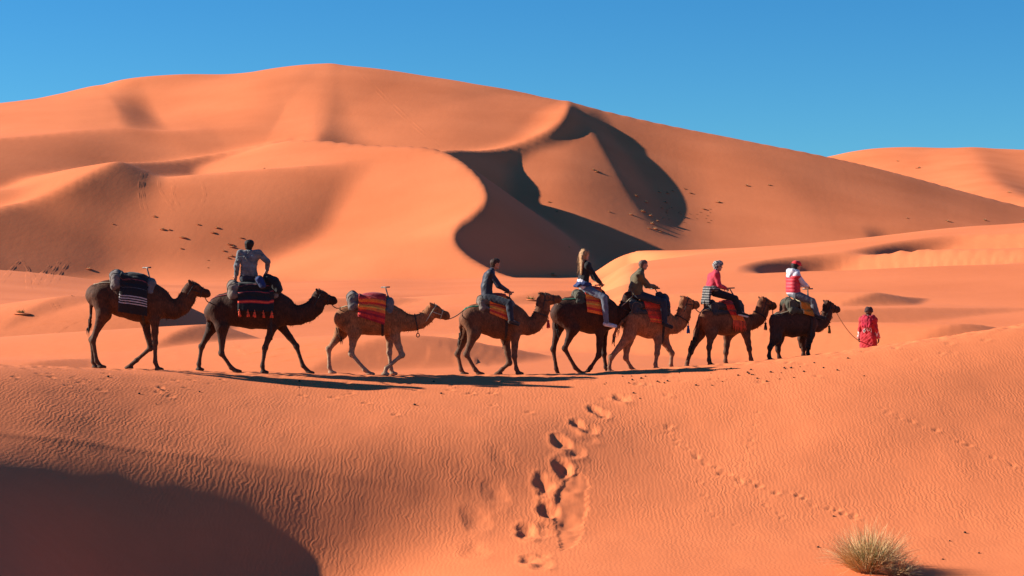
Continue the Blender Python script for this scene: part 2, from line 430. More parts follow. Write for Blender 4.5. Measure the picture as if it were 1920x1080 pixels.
# ------------------------------------------------------------------ the sand sheet
def grid_axis(segs):
    out = []
    for a, b, n in segs: out.append(np.linspace(a, b, n, endpoint=False))
    out.append([segs[-1][1]])
    return np.concatenate(out)
ys = np.concatenate([grid_axis([(-160, -20, 8), (-20, 20, 14), (20, 31, 44), (31, 34, 36), (34, 47, 280), (47, 54, 110), (54, 60, 50)]),
                     np.exp(np.linspace(math.log(60.3), math.log(1450), 400)), np.exp(np.linspace(math.log(1500), math.log(7000), 26))])
aa = np.linspace(-0.29, 0.29, 600)
side = 0.29 + np.cumsum(np.geomspace(0.002, 0.11, 34))
aa = np.concatenate([-side[::-1], aa, side])
wrow = np.where(ys > 34, ys, 34 - 12 * (1 - np.exp(-(34 - np.minimum(ys, 34)) / 12)))
GX = aa[None, :] * wrow[:, None]
GY = np.repeat(ys[:, None], len(aa), 1)
GZ = height(GX, GY)

def ground_hit(u, v, d0=28.0, d1=1500.0):
    """first point at which the line of sight through (u, v) meets the sand sheet"""
    p0, p1 = at(u, v, 1.0), at(u, v, 2.0)
    sx, sz = p0[0], p1[2] - p0[2]
    j0, j1 = np.searchsorted(ys, d0), np.searchsorted(ys, d1)
    yy = ys[j0:j1]
    a = sx * yy / wrow[j0:j1]
    fi = np.interp(a, aa, np.arange(len(aa))); i = np.minimum(fi.astype(int), len(aa) - 2); f = fi - i
    rows = np.arange(j0, j1)
    gz = GZ[rows, i] * (1 - f) + GZ[rows, i + 1] * f
    g = gz - (EYE + sz * yy)
    if not (g > 0).any(): return None
    k = int(np.argmax(g > 0))
    if k == 0: d = yy[0]
    else: d = yy[k - 1] + (yy[k] - yy[k - 1]) * g[k - 1] / (g[k - 1] - g[k])
    return np.array([sx * d, d, EYE + sz * d])
# ------------------------------------------------------------------ organic bodies: distance field -> one closed mesh
class Field:
    def __init__(self, lo, hi, h):
        self.lo = np.array(lo, float); self.h = h
        self.n = np.ceil((np.array(hi, float) - self.lo) / h).astype(int) + 1
        self.D = np.full(self.n, 0.4, np.float32)
        self.ax = [(self.lo[i] + np.arange(self.n[i]) * h).astype(np.float32) for i in range(3)]
    def _box(self, lo, hi):
        a = np.clip(np.floor((np.asarray(lo) - self.lo) / self.h).astype(int), 0, self.n - 1)
        b = np.clip(np.ceil((np.asarray(hi) - self.lo) / self.h).astype(int) + 1, 1, self.n)
        return tuple(slice(int(a[i]), int(b[i])) for i in range(3))
    def _merge(self, sl, d, k, cut=False):
        D = self.D[sl]
        if cut:
            self.D[sl] = np.maximum(D, -d); return
        if k <= 0:
            np.minimum(D, d, out=D); return
        hh = np.clip(0.5 + 0.5 * (D - d) / k, 0, 1)
        self.D[sl] = D * (1 - hh) + d * hh - k * hh * (1 - hh)
    def seg(self, a, b, ra, rb, sy=1.0, sy2=None, k=0.03, cut=False):
        """tapered capsule; sy scales the sideways (y) radius"""
        a = np.array(a, float); b = np.array(b, float)
        sy2 = sy if sy2 is None else sy2
        m = max(ra, rb) * max(1, sy, sy2) + k + 3 * self.h
        sl = self._box(np.minimum(a, b) - m, np.maximum(a, b) + m)
        X, Y, Z = (self.ax[i][sl[i]] for i in range(3))
        X = X[:, None, None]; Y = Y[None, :, None]; Z = Z[None, None, :]
        ab = b - a; l2 = max(ab @ ab, 1e-9)
        t = np.clip(((X - a[0]) * ab[0] + (Y - a[1]) * ab[1] + (Z - a[2]) * ab[2]) / l2, 0, 1)
        s = sy + (sy2 - sy) * t
        ey = (Y - a[1] - t * ab[1]) / s
        d = np.sqrt((X - a[0] - t * ab[0]) ** 2 + ey ** 2 + (Z - a[2] - t * ab[2]) ** 2) - (ra + (rb - ra) * t)
        d = d * np.minimum(1, s)
        self._merge(sl, d.astype(np.float32), k, cut)
    def chain(self, P, k=0.03):
        """P rows (x, y, z, r, sy)"""
        for p, q in zip(P[:-1], P[1:]):
            self.seg(p[:3], q[:3], p[3], q[3], p[4] if len(p) > 4 else 1, q[4] if len(q) > 4 else 1, k)
    def ball(self, c, r, k=0.02, cut=False):
        """ellipsoid with radii r"""
        c = np.array(c, float); r = np.array(r, float)
        m = r + k + 3 * self.h
        sl = self._box(c - m, c + m)
        X, Y, Z = (self.ax[i][sl[i]] for i in range(3))
        q = [(X[:, None, None] - c[0]), (Y[None, :, None] - c[1]), (Z[None, None, :] - c[2])]
        k0 = np.sqrt(sum((q[i] / r[i]) ** 2 for i in range(3)))
        k1 = np.sqrt(sum((q[i] / r[i] ** 2) ** 2 for i in range(3))) + 1e-6
        d = np.where(k0 < 1e-3, -r.min(), k0 * (k0 - 1) / k1)
        self._merge(sl, d.astype(np.float32), k, cut)
    def below(self, z):
        """keep only what is above z (a clean hem)"""
        self.D = np.maximum(self.D, (z - self.ax[2])[None, None, :])
    def above(self, z):
        self.D = np.maximum(self.D, (self.ax[2] - z)[None, None, :])
    def rough(self, amp, scale, seed=0):
        """shallow uneven relief (fur, folds)"""
        X, Y, Z = np.meshgrid(*self.ax, indexing='ij')
        near = np.abs(self.D) < 0.06
        x, y, z = X[near] / scale, Y[near] / scale, Z[near] / scale
        n = hash_noise(x + 0.7 * z, y * 1.3 + z * 0.6, seed) + 0.5 * hash_noise(2.1 * x - 1.2 * z, 2.3 * y + 1.9 * z, seed + 1)
        self.D[near] += (amp * n).astype(np.float32)
    def sample(self, p):
        q = (np.asarray(p, float) - self.lo) / self.h
        q = np.clip(q, 0, np.array(self.n) - 1.001)
        i = q.astype(int); f = q - i
        D = self.D; x, y, z = i[..., 0], i[..., 1], i[..., 2]
        c = 0
        for a in (0, 1):
            for b in (0, 1):
                for e in (0, 1):
                    c = c + D[x + a, y + b, z + e] * (f[..., 0] if a else 1 - f[..., 0]) * (f[..., 1] if b else 1 - f[..., 1]) * (f[..., 2] if e else 1 - f[..., 2])
        return c
    def mesh(self):
        """naive surface nets"""
        D = self.D.copy()
        for ax in range(3):
            sl = [slice(None)] * 3
            for e in (0, -1):
                sl[ax] = e; D[tuple(sl)] = np.maximum(D[tuple(sl)], 0.01)
        S = D < 0
        cnt = np.zeros(np.array(D.shape) - 1, np.int8)
        cs = [slice(0, -1), slice(1, None)]
        for a in (0, 1):
            for b in (0, 1):
                for c in (0, 1):
                    cnt += S[cs[a], cs[b], cs[c]]
        act = np.argwhere((cnt > 0) & (cnt < 8))
        vid = np.full(cnt.shape, -1, np.int64); vid[tuple(act.T)] = np.arange(len(act))
        acc = np.zeros((len(act), 3)); num = np.zeros(len(act))
        off = [(a, b, c) for a in (0, 1) for b in (0, 1) for c in (0, 1)]
        val = {o: D[act[:, 0] + o[0], act[:, 1] + o[1], act[:, 2] + o[2]] for o in off}
        for o in off:
            for ax in range(3):
                if o[ax]: continue
                p = list(o); p[ax] = 1; p = tuple(p)
                d0, d1 = val[o], val[p]
                m = (d0 < 0) != (d1 < 0)
                t = np.where(m, d0 / np.where(m, d0 - d1, 1), 0)
                pt = np.array(o, float)[None] + np.zeros((len(act), 3)); pt[:, ax] += t
                acc += pt * m[:, None]; num += m
        V = self.lo + (act + acc / num[:, None]) * self.h
        Q = []
        for ax in range(3):
            o1, o2 = [(1, 2), (2, 0), (0, 1)][ax]
            s0 = [slice(None)] * 3; s1 = [slice(None)] * 3
            s0[ax] = slice(0, -1); s1[ax] = slice(1, None)
            ch = S[tuple(s0)] != S[tuple(s1)]
            e = np.argwhere(ch)
            e = e[(e[:, o1] > 0) & (e[:, o2] > 0) & (e[:, o1] < D.shape[o1] - 1) & (e[:, o2] < D.shape[o2] - 1)]
            ins = S[tuple(e.T)]
            def cell(a, b):
                c = e.copy(); c[:, o1] -= a; c[:, o2] -= b
                return vid[tuple(c.T)]
            q = np.stack([cell(1, 1), cell(0, 1), cell(0, 0), cell(1, 0)], 1)
            q[~ins] = q[~ins][:, ::-1]
            Q.append(q)
        return V, np.concatenate(Q)

def relax(V, Q, n=1, w=0.5):
    e = np.concatenate([Q[:, [0, 1]], Q[:, [1, 2]], Q[:, [2, 3]], Q[:, [3, 0]]])
    e = np.concatenate([e, e[:, ::-1]])
    for _ in range(n):
        s = np.stack([np.bincount(e[:, 0], V[e[:, 1], i], len(V)) for i in range(3)], 1)
        c = np.bincount(e[:, 0], minlength=len(V))[:, None]
        V = V * (1 - w) + w * s / np.maximum(c, 1)
    return V

def tube(P, R, n=8, close=True):
    """swept tube through points P with radii R -> verts, quads"""
    P = np.asarray(P, float); R = np.broadcast_to(np.asarray(R, float), (len(P),))
    T = np.gradient(P, axis=0); T /= np.linalg.norm(T, axis=1)[:, None] + 1e-9
    up = np.array([0, 0, 1.0]) if abs(T[0, 2]) < 0.9 else np.array([1.0, 0, 0])
    V = []
    for p, t, r in zip(P, T, R):
        a = np.cross(t, up); a /= np.linalg.norm(a) + 1e-9
        b = np.cross(a, t); up = b
        th = np.arange(n) * 2 * math.pi / n
        V.append(p + r * (np.cos(th)[:, None] * a + np.sin(th)[:, None] * b))
    V = np.concatenate(V)
    i = np.arange(len(P) - 1)[:, None] * n; j = np.arange(n)[None]
    Q = np.stack([i + j, i + (j + 1) % n, i + n + (j + 1) % n, i + n + j], -1).reshape(-1, 4)
    if close:
        V = np.concatenate([V, P[:1], P[-1:]])
        a, b = len(V) - 2, len(V) - 1
        c0 = np.stack([np.full(n, a), (np.arange(n) + 1) % n, np.arange(n), np.full(n, a)], 1)
        k = (len(P) - 1) * n
        c1 = np.stack([np.full(n, b), k + np.arange(n), k + (np.arange(n) + 1) % n, np.full(n, b)], 1)
        c0[:, 3] = c0[:, 2]; c1[:, 3] = c1[:, 2]
        return V, Q, np.concatenate([c0[:, :3], c1[:, :3]])
    return V, Q, np.zeros((0, 3), int)

def join(parts):
    """list of (V, Q, T) -> one triangle mesh"""
    Vs, Fs, o = [], [], 0
    for p in parts:
        V, Q = p[0], p[1]
        if len(Q): Fs += [Q[:, [0, 1, 2]] + o, Q[:, [0, 2, 3]] + o]
        if len(p) > 2 and len(p[2]): Fs.append(p[2] + o)
        Vs.append(V); o += len(V)
    return np.concatenate(Vs), np.concatenate(Fs)

def smooth_path(P, n=24):
    P = np.asarray(P, float); m = len(P); out = []
    for s in np.linspace(0, m - 1, n):
        i = min(int(s), m - 2); t = s - i
        p0, p1, p2, p3 = P[max(i - 1, 0)], P[i], P[i + 1], P[min(i + 2, m - 1)]
        out.append(0.5 * (2 * p1 + (p2 - p0) * t + (2 * p0 - 5 * p1 + 4 * p2 - p3) * t * t + (3 * p1 - p0 - 3 * p2 + p3) * t ** 3))
    return np.array(out)

def strands(roots, dirs, length, r0, rng, droop=0.5, seg=5, wild=0.15):
    """tapered hair locks -> one triangle mesh"""
    parts = []
    for p, d in zip(roots, dirs):
        d = np.array(d, float) + rng.normal(0, wild, 3); d /= np.linalg.norm(d)
        L = length * rng.uniform(0.6, 1.15); q = np.array(p, float); pts = [q]
        for s in range(seg):
            d = d + np.array([0, 0, -droop / seg]) + rng.normal(0, wild / 3, 3); d /= np.linalg.norm(d)
            q = q + d * L / seg; pts.append(q)
        parts.append(tube(pts, r0 * np.linspace(1, 0.15, seg + 1), 4))
    return join(parts)

# ------------------------------------------------------------------ materials for hide, cloth, metal
def noisy(name, c0, c1, scale=12., rough=0.8, bump=0.004, detail=5, attr=None, spec=0.3, sheen=0.0, bscale=None):
    m, nt, b = nodes_of(name)
    N, L = nt.nodes.new, nt.links.new
    b.inputs['Roughness'].default_value = rough
    b.inputs['Specular IOR Level'].default_value = spec
    if sheen: b.inputs['Sheen Weight'].default_value = sheen
    tc = N('ShaderNodeTexCoord')
    n = N('ShaderNodeTexNoise'); n.inputs['Scale'].default_value = scale; n.inputs['Detail'].default_value = detail
    L(tc.outputs['Object'], n.inputs['Vector'])
    r = N('ShaderNodeValToRGB')
    r.color_ramp.elements[0].position = 0.32; r.color_ramp.elements[0].color = (*c0, 1)
    r.color_ramp.elements[1].position = 0.68; r.color_ramp.elements[1].color = (*c1, 1)
    L(n.outputs[0], r.inputs[0])
    if attr:
        a = N('ShaderNodeAttribute'); a.attribute_name = attr
        mx = N('ShaderNodeMix'); mx.data_type = 'RGBA'; mx.blend_type = 'MULTIPLY'; mx.inputs[0].default_value = 1.0
        L(r.outputs[0], mx.inputs[6]); L(a.outputs['Color'], mx.inputs[7]); L(mx.outputs[2], b.inputs['Base Color'])
    else:
        L(r.outputs[0], b.inputs['Base Color'])
    if bump:
        n2 = N('ShaderNodeTexNoise'); n2.inputs['Scale'].default_value = bscale or scale * 4; n2.inputs['Detail'].default_value = 3
        L(tc.outputs['Object'], n2.inputs['Vector'])
        bp = N('ShaderNodeBump'); bp.inputs['Distance'].default_value = bump; bp.inputs['Strength'].default_value = 0.8
        L(n2.outputs[0], bp.inputs['Height']); L(bp.outputs[0], b.inputs['Normal'])
    return m

def cloth(name, c, var=0.25, scale=9, rough=0.85, bump=0.003, sheen=0.1):
    c0 = tuple(max(0, v * (1 - var)) for v in c); c1 = tuple(min(1, v * (1 + var)) for v in c)
    return noisy(name, c0, c1, scale, rough, bump, sheen=sheen, bscale=scale * 5)

def woven(name, attr='weave'):
    """cloth whose woven stripes are stored per vertex"""
    return noisy(name, (0.75, 0.75, 0.75), (1.1, 1.1, 1.1), 60, 0.9, 0.002, attr=attr, sheen=0.1)
# ------------------------------------------------------------------ marks in the near sand: ledge, footprints, slides, trodden crest
GU = 960 + FPX * GX / np.maximum(GY, 1)                      # bearing of every grid point
near_rows = (ys > 31) & (ys < 60)
r0, r1 = np.argmax(near_rows), len(ys) - np.argmax(near_rows[::-1])
NX, NY = GX[r0:r1], GY[r0:r1]
NZ = GZ[r0:r1].copy()
DZ = np.zeros_like(NZ)
GAPS = []
def pit(u, v, rx, ry, depth, rim=0.35, skew=0.0, soft=2.0, slide=0.0):
    p = ground_hit(u, v, 30, 62)
    if p is None: return
    m = (np.abs(NX - p[0]) < 3.2 * rx + 0.05) & (np.abs(NY - p[1]) < 3.2 * max(ry, rx) + 0.05 + slide)
    xx, yy = NX[m] - p[0], NY[m] - p[1]
    wx, wy = 0.22 * rx * hash_noise(NX[m] * 7 + u, NY[m] * 5, 71), 0.3 * ry * hash_noise(NX[m] * 6, NY[m] * 5 + v, 72)
    x = (xx + wx) / rx; y = (yy + wy) / ry + skew * x
    q = (x * x + y * y) ** (soft / 2)
    e = np.exp(-q)
    lobe = np.exp(-(((x - 0.5) / 1.1) ** 2 + ((y + 1.25) / 0.75) ** 2))          # sand pushed downhill
    DZ[m] += -depth * e + depth * rim * lobe + depth * 0.18 * np.exp(-((np.sqrt(x * x + y * y) - 1.55) / 0.35) ** 2)
# fresh trail climbing to the crest
for u, v, rx, ry, dp in ((1160, 746, .10, .26, .04), (1114, 768, .12, .26, .05), (1084, 797, .13, .27, .06), (1052, 830, .16, .30, .075), (1054, 878, .15, .32, .08), (1020, 908, .15, .34, .075), (1030, 960, .16, .34, .08), (988, 1000, .15, .34, .065), (994, 1050, .13, .28, .05)):
    pit(u, v, rx, ry, dp, 0.32, 0.25, 2.6)
for u, v, rx, ry, dp in ((1172, 748, .11, .24, .03), (1130, 776, .12, .26, .04), (1104, 806, .13, .28, .04), (1078, 846, .15, .30, .04), (1070, 900, .16, .4, .03), (1060, 985, .2, .4, .03), (1016, 1058, .14, .34, .04)):
    pit(u, v, rx, ry, dp, 0.4, 0.0, 2.0)
# old, half filled prints
for u, v, rx, ry, dp in ((934, 850, .2, .4, .012), (930, 925, .2, .4, .026), (892, 975, .22, .4, .03), (890, 1035, .2, .4, .02)):
    pit(u, v, rx, ry, dp, 0.25, 0.3, 2.0)
# small tracks across the right face
rng = np.random.default_rng(3)
def trail(pts, n, r, dp, jit=4):
    P_ = smooth_path(np.array(pts, float), n)
    for i, (u, v) in enumerate(P_):
        if rng.random() < 0.25: continue
        pit(u + rng.normal(0, jit * 0.9) + (jit if i % 2 else -jit) * 0.4, v + rng.normal(0, jit * 0.7), r * rng.uniform(0.8, 1.2), r * 1.3 * rng.uniform(0.8, 1.2), dp * rng.uniform(0.25, 1.3), 0.5)
trail([(1090, 800), (1066, 845), (1052, 900), (1040, 950), (1020, 1000), (1005, 1050)], 26, .13, .02, 9)
trail([(1245, 800), (1300, 850), (1360, 888), (1450, 920), (1540, 945), (1600, 968)], 34, .06, .024)
trail([(1655, 770), (1720, 795), (1790, 825), (1850, 850), (1905, 878)], 26, .06, .020)
trail([(1418, 770), (1408, 830), (1400, 880), (1432, 945), (1475, 975)], 18, .05, .012, 3)
trail([(1310, 900), (1330, 960), (1380, 985)], 9, .05, .010, 3)
# hoof marks on and below the crest
for _ in range(90):
    u = rng.uniform(0, 1000) if rng.random() < 0.75 else rng.uniform(1000, 1900)
    cv = np.interp(u, [0, 300, 600, 960, 1280, 1600, 1920], [682, 694, 703, 706, 692, 660, 612])
    pit(u, cv + abs(rng.normal(0, 22)) + 2, rng.uniform(.05, .09), rng.uniform(.09, .16), rng.uniform(.008, .022), 0.6, rng.uniform(-.3, .3))
# trodden strip under the caravan
crest_d = np.interp(GU[r0:r1], [-500, 0, 300, 600, 960, 1280, 1600, 1920, 2400], [41, 43.6, 46.8, 47.6, 48.2, 48.9, 49.4, 50.6, 54.8])
strip = np.exp(-((NY - crest_d) / 0.85) ** 2)
DZ += strip * (0.020 * hash_noise(NX * 4.2, NY * 3.4, 31) + 0.013 * hash_noise(NX * 9.5, NY * 8, 32))
# slab of sand that has slid beside the trail: a shallow bed with a torn edge
def inside(poly, u, v):
    c = np.zeros(u.shape, bool); n = len(poly)
    for i in range(n):
        (x1, y1), (x2, y2) = poly[i], poly[(i + 1) % n]
        k = ((y1 > v) != (y2 > v)) & (u < (x2 - x1) * (v - y1) / (y2 - y1 + 1e-9) + x1)
        c ^= k
    return c
pp = np.array([ground_hit(u, v, 30, 62)[:2] for u, v in ((1046, 925), (1060, 902), (1080, 888), (1094, 892), (1102, 910), (1100, 940), (1098, 968), (1090, 1000), (1078, 1024), (1055, 1034), (1046, 1000), (1040, 962))])
wob = 0.05 * hash_noise(NX * 9, NY * 9, 41)
ins = inside(pp, NX + wob, NY + wob)
DZ -= np.where(ins, 0.014 + 0.006 * hash_noise(NX * 5, NY * 5, 42), 0)
# low ledge running down across the left part of the face
Lg = np.array([ground_hit(u, v, 28, 60) for u, v in ((-60, 808), (0, 815), (150, 828), (300, 848), (450, 868), (600, 888), (750, 908), (880, 930))])
Lg = np.concatenate([smooth_path(Lg, 40), np.zeros((40, 1))], 1)
m = (NX < 1.0) & (NY < 43)
d_, g_, _, t_ = side_dist(Lg, NX[m], NY[m])
taper = np.clip((1 - t_) * 4, 0, 1)
DZ[m] += taper * np.where(g_ > 0, 0.013 * np.exp(-(d_ / 0.15) ** 2), 0.013 * np.exp(-(d_ / 0.3) ** 2))
# slow swellings of the face
DZ += 0.018 * hash_noise(NX * 0.55, NY * 0.7, 51) + 0.005 * hash_noise(NX * 1.9, NY * 1.4, 52)
GZ[r0:r1] = NZ + DZ
# the wind's slow undulation on the far sand
far = np.clip((GY - 60) / 40, 0, 1)
GZ += far * (0.0009 * GY * hash_noise(GX / (0.035 * GY + 1), GY / (0.06 * GY + 2), 61)) * np.clip(GY / 400, 0.2, 1) * 0.6

nr, nc = GX.shape
idx = np.arange(nr * nc).reshape(nr, nc)
F = np.stack([idx[:-1, :-1], idx[:-1, 1:], idx[1:, 1:], idx[1:, :-1]], -1).reshape(-1, 4)
RIP = np.clip((75 - GY) / 25, 0, 1)
# the crest itself and the fresh slab are smooth, the valley floor only faintly rippled
RIP[r0:r1] *= (1 - 0.75 * np.exp(-((NY - crest_d) / 2.2) ** 2)) * np.where(ins, 0.15, 1) * np.clip(1.0 - np.abs(DZ + 0.0) * 3, 0.3, 1)
RIP *= np.where(GY < 38.5, np.clip(0.45 + (GY - 35) * 0.16, 0.4, 1), 1)
ground = mesh_np('ground', np.stack([GX, GY, GZ], -1).reshape(-1, 3), F, MAT_SAND, attrs={'ripple': RIP.ravel(), 'near': np.clip((130 - GY) / 70, 0, 1).ravel()})
tag(ground, 'orange sand dunes rolling from the foreground face to the skyline', kind='structure')
def ground_z(x, y):
    """height of the finished sheet, marks included"""
    j = np.clip(np.searchsorted(ys, y) - 1, 0, len(ys) - 2); t = (y - ys[j]) / (ys[j + 1] - ys[j])
    z = 0
    for jj, w in ((j, 1 - t), (j + 1, t)):
        z += w * np.interp(x, GX[jj], GZ[jj])
    return float(z)
# ------------------------------------------------------------------ camels
MAT_EYE = noisy('dark_eye', (0.004, 0.003, 0.002), (0.01, 0.006, 0.004), 30, 0.08, 0, spec=0.6)
MAT_ROPE = noisy('rope', (0.10, 0.07, 0.045), (0.2, 0.15, 0.1), 40, 0.9, 0.002)
MAT_STRAP = noisy('dark_strap', (0.02, 0.014, 0.012), (0.05, 0.035, 0.03), 25, 0.8, 0.002)
MAT_PALE_ROPE = noisy('pale_rope', (0.3, 0.26, 0.16), (0.5, 0.44, 0.3), 40, 0.9, 0.002)
MAT_GREEN_ROPE = noisy('green_rope', (0.02, 0.2, 0.12), (0.03, 0.32, 0.2), 40, 0.8, 0.002)
MAT_PINK_ROPE = noisy('pink_rope', (0.3, 0.06, 0.07), (0.45, 0.12, 0.12), 40, 0.8, 0.002)
MAT_METAL = noisy('worn_metal', (0.08, 0.07, 0.06), (0.16, 0.145, 0.13), 20, 0.5, 0.0005, spec=0.5)
MAT_METAL.node_tree.nodes['Principled BSDF'].inputs['Metallic'].default_value = 0.6
MAT_PAD = {n: cloth('pad_' + n, c, 0.3, 7) for n, c in {'grey': (0.12, 0.095, 0.085), 'beige': (0.15, 0.11, 0.085), 'olive': (0.05, 0.047, 0.03), 'dark': (0.035, 0.03, 0.03)}.items()}
MAT_WEAVE = woven('woven_wool')

def ring(field, c, a, b, off=0.01, n=40, rmax=0.75, lo=0.0, hi=2 * math.pi, closed=True, outer=False):
    """outline of a body cut through c by the plane of unit vectors a, b, pushed out by off"""
    th = np.linspace(lo, hi, n, endpoint=not closed)
    dirs = np.cos(th)[:, None] * np.asarray(a) + np.sin(th)[:, None] * np.asarray(b)
    rr = np.linspace(0.005, rmax, 160)
    D = field.sample(np.asarray(c) + dirs[:, None] * rr[None, :, None])
    out = D > 0
    i = np.argmax(out, axis=1)
    if outer: i = np.minimum(len(rr) - np.argmax(~out[:, ::-1], axis=1), len(rr) - 1)
    i = np.where(out.any(1), i, len(rr) - 1)
    P = np.asarray(c) + dirs * (rr[i] + off)[:, None]
    return np.concatenate([P, P[:1]]) if closed else P

class Camel: pass

def make_camel(S):
    c = Camel()
    ox, oy, sc = S['crop']
    d = S['d']; psi = math.radians(S['yaw'])
    K = sc * FPX / d
    cx0, cy0 = S['base']
    cps, sps = math.cos(psi), math.sin(psi)
    base = at(ox + cx0 / sc, oy + cy0 / sc, d)
    c.base, c.psi, c.K, c.S = base, psi, K, S
    def P(x, y, lat=0.0):
        return np.array([((x - cx0) / K + lat * sps) / cps, lat, (cy0 - y) / K])
    c.P = P
    def world(p):
        p = np.asarray(p, float)
        return np.array([base[0] + p[0] * cps - p[1] * sps, base[1] + p[0] * sps + p[1] * cps, base[2] + p[2]])
    c.world = world
    h = 0.0155
    pts = [P(x, y) for x, t, b, w in S['torso'] for y in (t, b)] + [P(*q[:2]) for q in S['neck']] + [P(*S['nose'])] + [P(*q) for l in S['legs'].values() for q in l]
    pts = np.array(pts)
    tail_pts = np.array([P(*q) for q in S['tail']])
    allp = np.concatenate([pts, tail_pts])
    lo = allp.min(0) - (0.32, 0.0, 0.3); hi = allp.max(0) + (0.25, 0.0, 0.35)
    lo[1], hi[1] = -0.52, 0.52
    f = Field(lo, hi, h)
    # trunk: deep chest, narrow loin
    nodes = []
    for x, t, b, w in S['torso']:
        r = 0.94 * (b - t) / 2 / K
        nodes.append((*P(x, (t + b) / 2), r, w / r))
    f.chain(nodes, 0.05)
    hx, hy, hr = S['hump']
    f.ball(P(hx, hy), (hr * 1.5, hr * 0.62, hr * 0.62), 0.12)
    # neck
    nk = []
    m = len(S['neck'])
    for i, q in enumerate(S['neck']):
        nk.append((*P(q[0], q[1]), q[2] / K * (1 + 0.12 * i / (m - 1)), 0.62 + 0.12 * i / (m - 1)))
    f.chain(nk, 0.045)
    # head in its own frame
    p0, p1 = P(*S['poll']), P(*S['nose'])
    ax = p1 - p0; L = np.linalg.norm(ax); ax /= L
    up = np.array([-ax[2], 0, ax[0]])
    lat = np.array([0, 1.0, 0])
    s = S.get('hs', 1.26)
    def H(t, u, y=0.0): return p0 + ax * t * L + up * u * s + lat * y * s
    f.seg(nk[-1][:3], H(0.05, -0.02), nk[-1][3], 0.095 * s, 0.75, 0.75, 0.05)
    f.chain([(*H(0.0, 0.0), 0.098 * s, 0.78), (*H(0.3, 0.012), 0.098 * s, 0.78), (*H(0.6, -0.005), 0.068 * s, 0.82), (*H(0.9, -0.012), 0.066 * s, 0.85), (*H(1.0, -0.03), 0.05 * s, 0.95)], 0.03)
    f.chain([(*H(0.12, -0.075), 0.05 * s, 0.8), (*H(0.55, -0.075), 0.036 * s, 0.9), (*H(0.93, -0.075), 0.026 * s, 1.1)], 0.03)
    for e in (-1, 1):
        f.ball(H(0.32, 0.065, 0.058 * e), (0.05 * s, 0.03 * s, 0.03 * s), 0.03)          # brow
        f.seg(H(-0.02, 0.075, 0.055 * e), H(-0.14, 0.125, 0.085 * e), 0.030 * s, 0.017 * s, 1, 1, 0.02)   # ear
        f.ball(H(0.95, 0.02, 0.035 * e), (0.02, 0.012, 0.014), 0.0, cut=True)            # nostril
    f.ball(H(0.06, 0.07), (0.08 * s, 0.06 * s, 0.05 * s), 0.04)                          # crown tuft
    # legs
    rad = {'fore': [(0.16, 0.75), (0.105, 0.85), (0.066, 1.0), (0.047, 1.0), (0.05, 1.2)],
           'hind': [(0.20, 0.75), (0.150, 0.78), (0.066, 1.0), (0.047, 1.0), (0.05, 1.2)]}
    top = {'fore': S['shoulder'], 'hind': S['hip']}
    c.feet = []
    for key, L4 in S['legs'].items():
        kind, sd = key[:4], (-1 if key[4] == 'N' else 1)
        lats = [0.13, 0.165, 0.15, 0.14, 0.14] if kind == 'fore' else [0.14, 0.19, 0.165, 0.15, 0.15]
        raw = [top[kind]] + list(L4)
        J = np.array([P(q[0], q[1], sd * lats[i]) for i, q in enumerate(raw)])
        foot = world(J[4])
        gz = float(height(np.array([foot[0]]), np.array([foot[1]]))[0]) - base[2]
        dz = np.clip(gz + 0.03 - J[4, 2], -0.25, 0.25)
        J[:, 2] += dz * np.array([0, 0.12, 0.5, 0.95, 1.0])
        R = rad[kind]
        n = [(*J[i], R[i][0], R[i][1]) for i in range(4)]
        f.seg(n[0][:3], n[1][:3], n[0][3], n[1][3], n[0][4], n[1][4], 0.09)
        mid = (J[1] * 0.45 + J[2] * 0.55)
        rm = 0.076 if kind == 'fore' else 0.078
        f.seg(n[1][:3], mid, n[1][3], rm, 0.85, 0.95, 0.05)
        f.seg(mid, n[2][:3], rm, 0.058, 0.95, 1, 0.03)
        f.ball(J[2], (0.072, 0.064, 0.08), 0.03)
        mid2 = (J[2] * 0.5 + J[3] * 0.5)
        f.seg(J[2], mid2, 0.058, 0.041, 1, 1, 0.02)
        f.seg(mid2, J[3], 0.041, 0.05, 1, 1, 0.02)
        if kind == 'hind':
            f.ball(J[2] + np.array([-0.035, 0, 0.02]), (0.035, 0.035, 0.05), 0.03)
        toe = J[4] + np.array([0.01, 0, 0])
        f.seg(J[3], toe, 0.05, 0.045, 1, 1.25, 0.03)
        f.ball(toe + np.array([0.02, 0.0, -0.005]), (0.105, 0.085, 0.045), 0.03)
        c.feet.append(world(J[4]))
    # tail
    for p, q, ra, rb in zip(tail_pts[:-1], tail_pts[1:], np.linspace(0.05, 0.022, len(tail_pts)), np.linspace(0.04, 0.02, len(tail_pts))):
        f.seg(p, q, ra, rb, 1, 1, 0.03)
    c.bare = f
    f.rough(0.003, 0.07, S['seed'])
    V, Q = f.mesh()
    V = relax(V, Q, 1, 0.4)
    # coat colour: own pale and dark areas of the animal
    zf = V[:, 2]
    n = hash_noise(V[:, 0] * 5 + V[:, 1] * 2, V[:, 2] * 5, S['seed'] + 5) * 0.5 + 0.5 * hash_noise(V[:, 0] * 14, V[:, 2] * 14 + V[:, 1] * 9, S['seed'] + 9)
    legw = np.clip((0.95 - zf) / 0.5, 0, 1) * S['pale_legs']
    col = np.array(S['coat'])[None] * np.array([1.45, 1.25, 1.1])[None] * (1 + 0.42 * n)[:, None]
    col = col * (1 - legw[:, None]) + np.array(S['leg_coat'])[None] * (1 + 0.25 * n)[:, None] * legw[:, None]
    hd = np.linalg.norm(V - H(0.9, -0.03), axis=1)
    mz = np.clip(1 - hd / 0.16, 0, 1)[:, None] * 0.6
    col = col * (1 - mz) + np.array(S['coat'])[None] * 0.35 * mz
    root = empty('camel', base, psi)
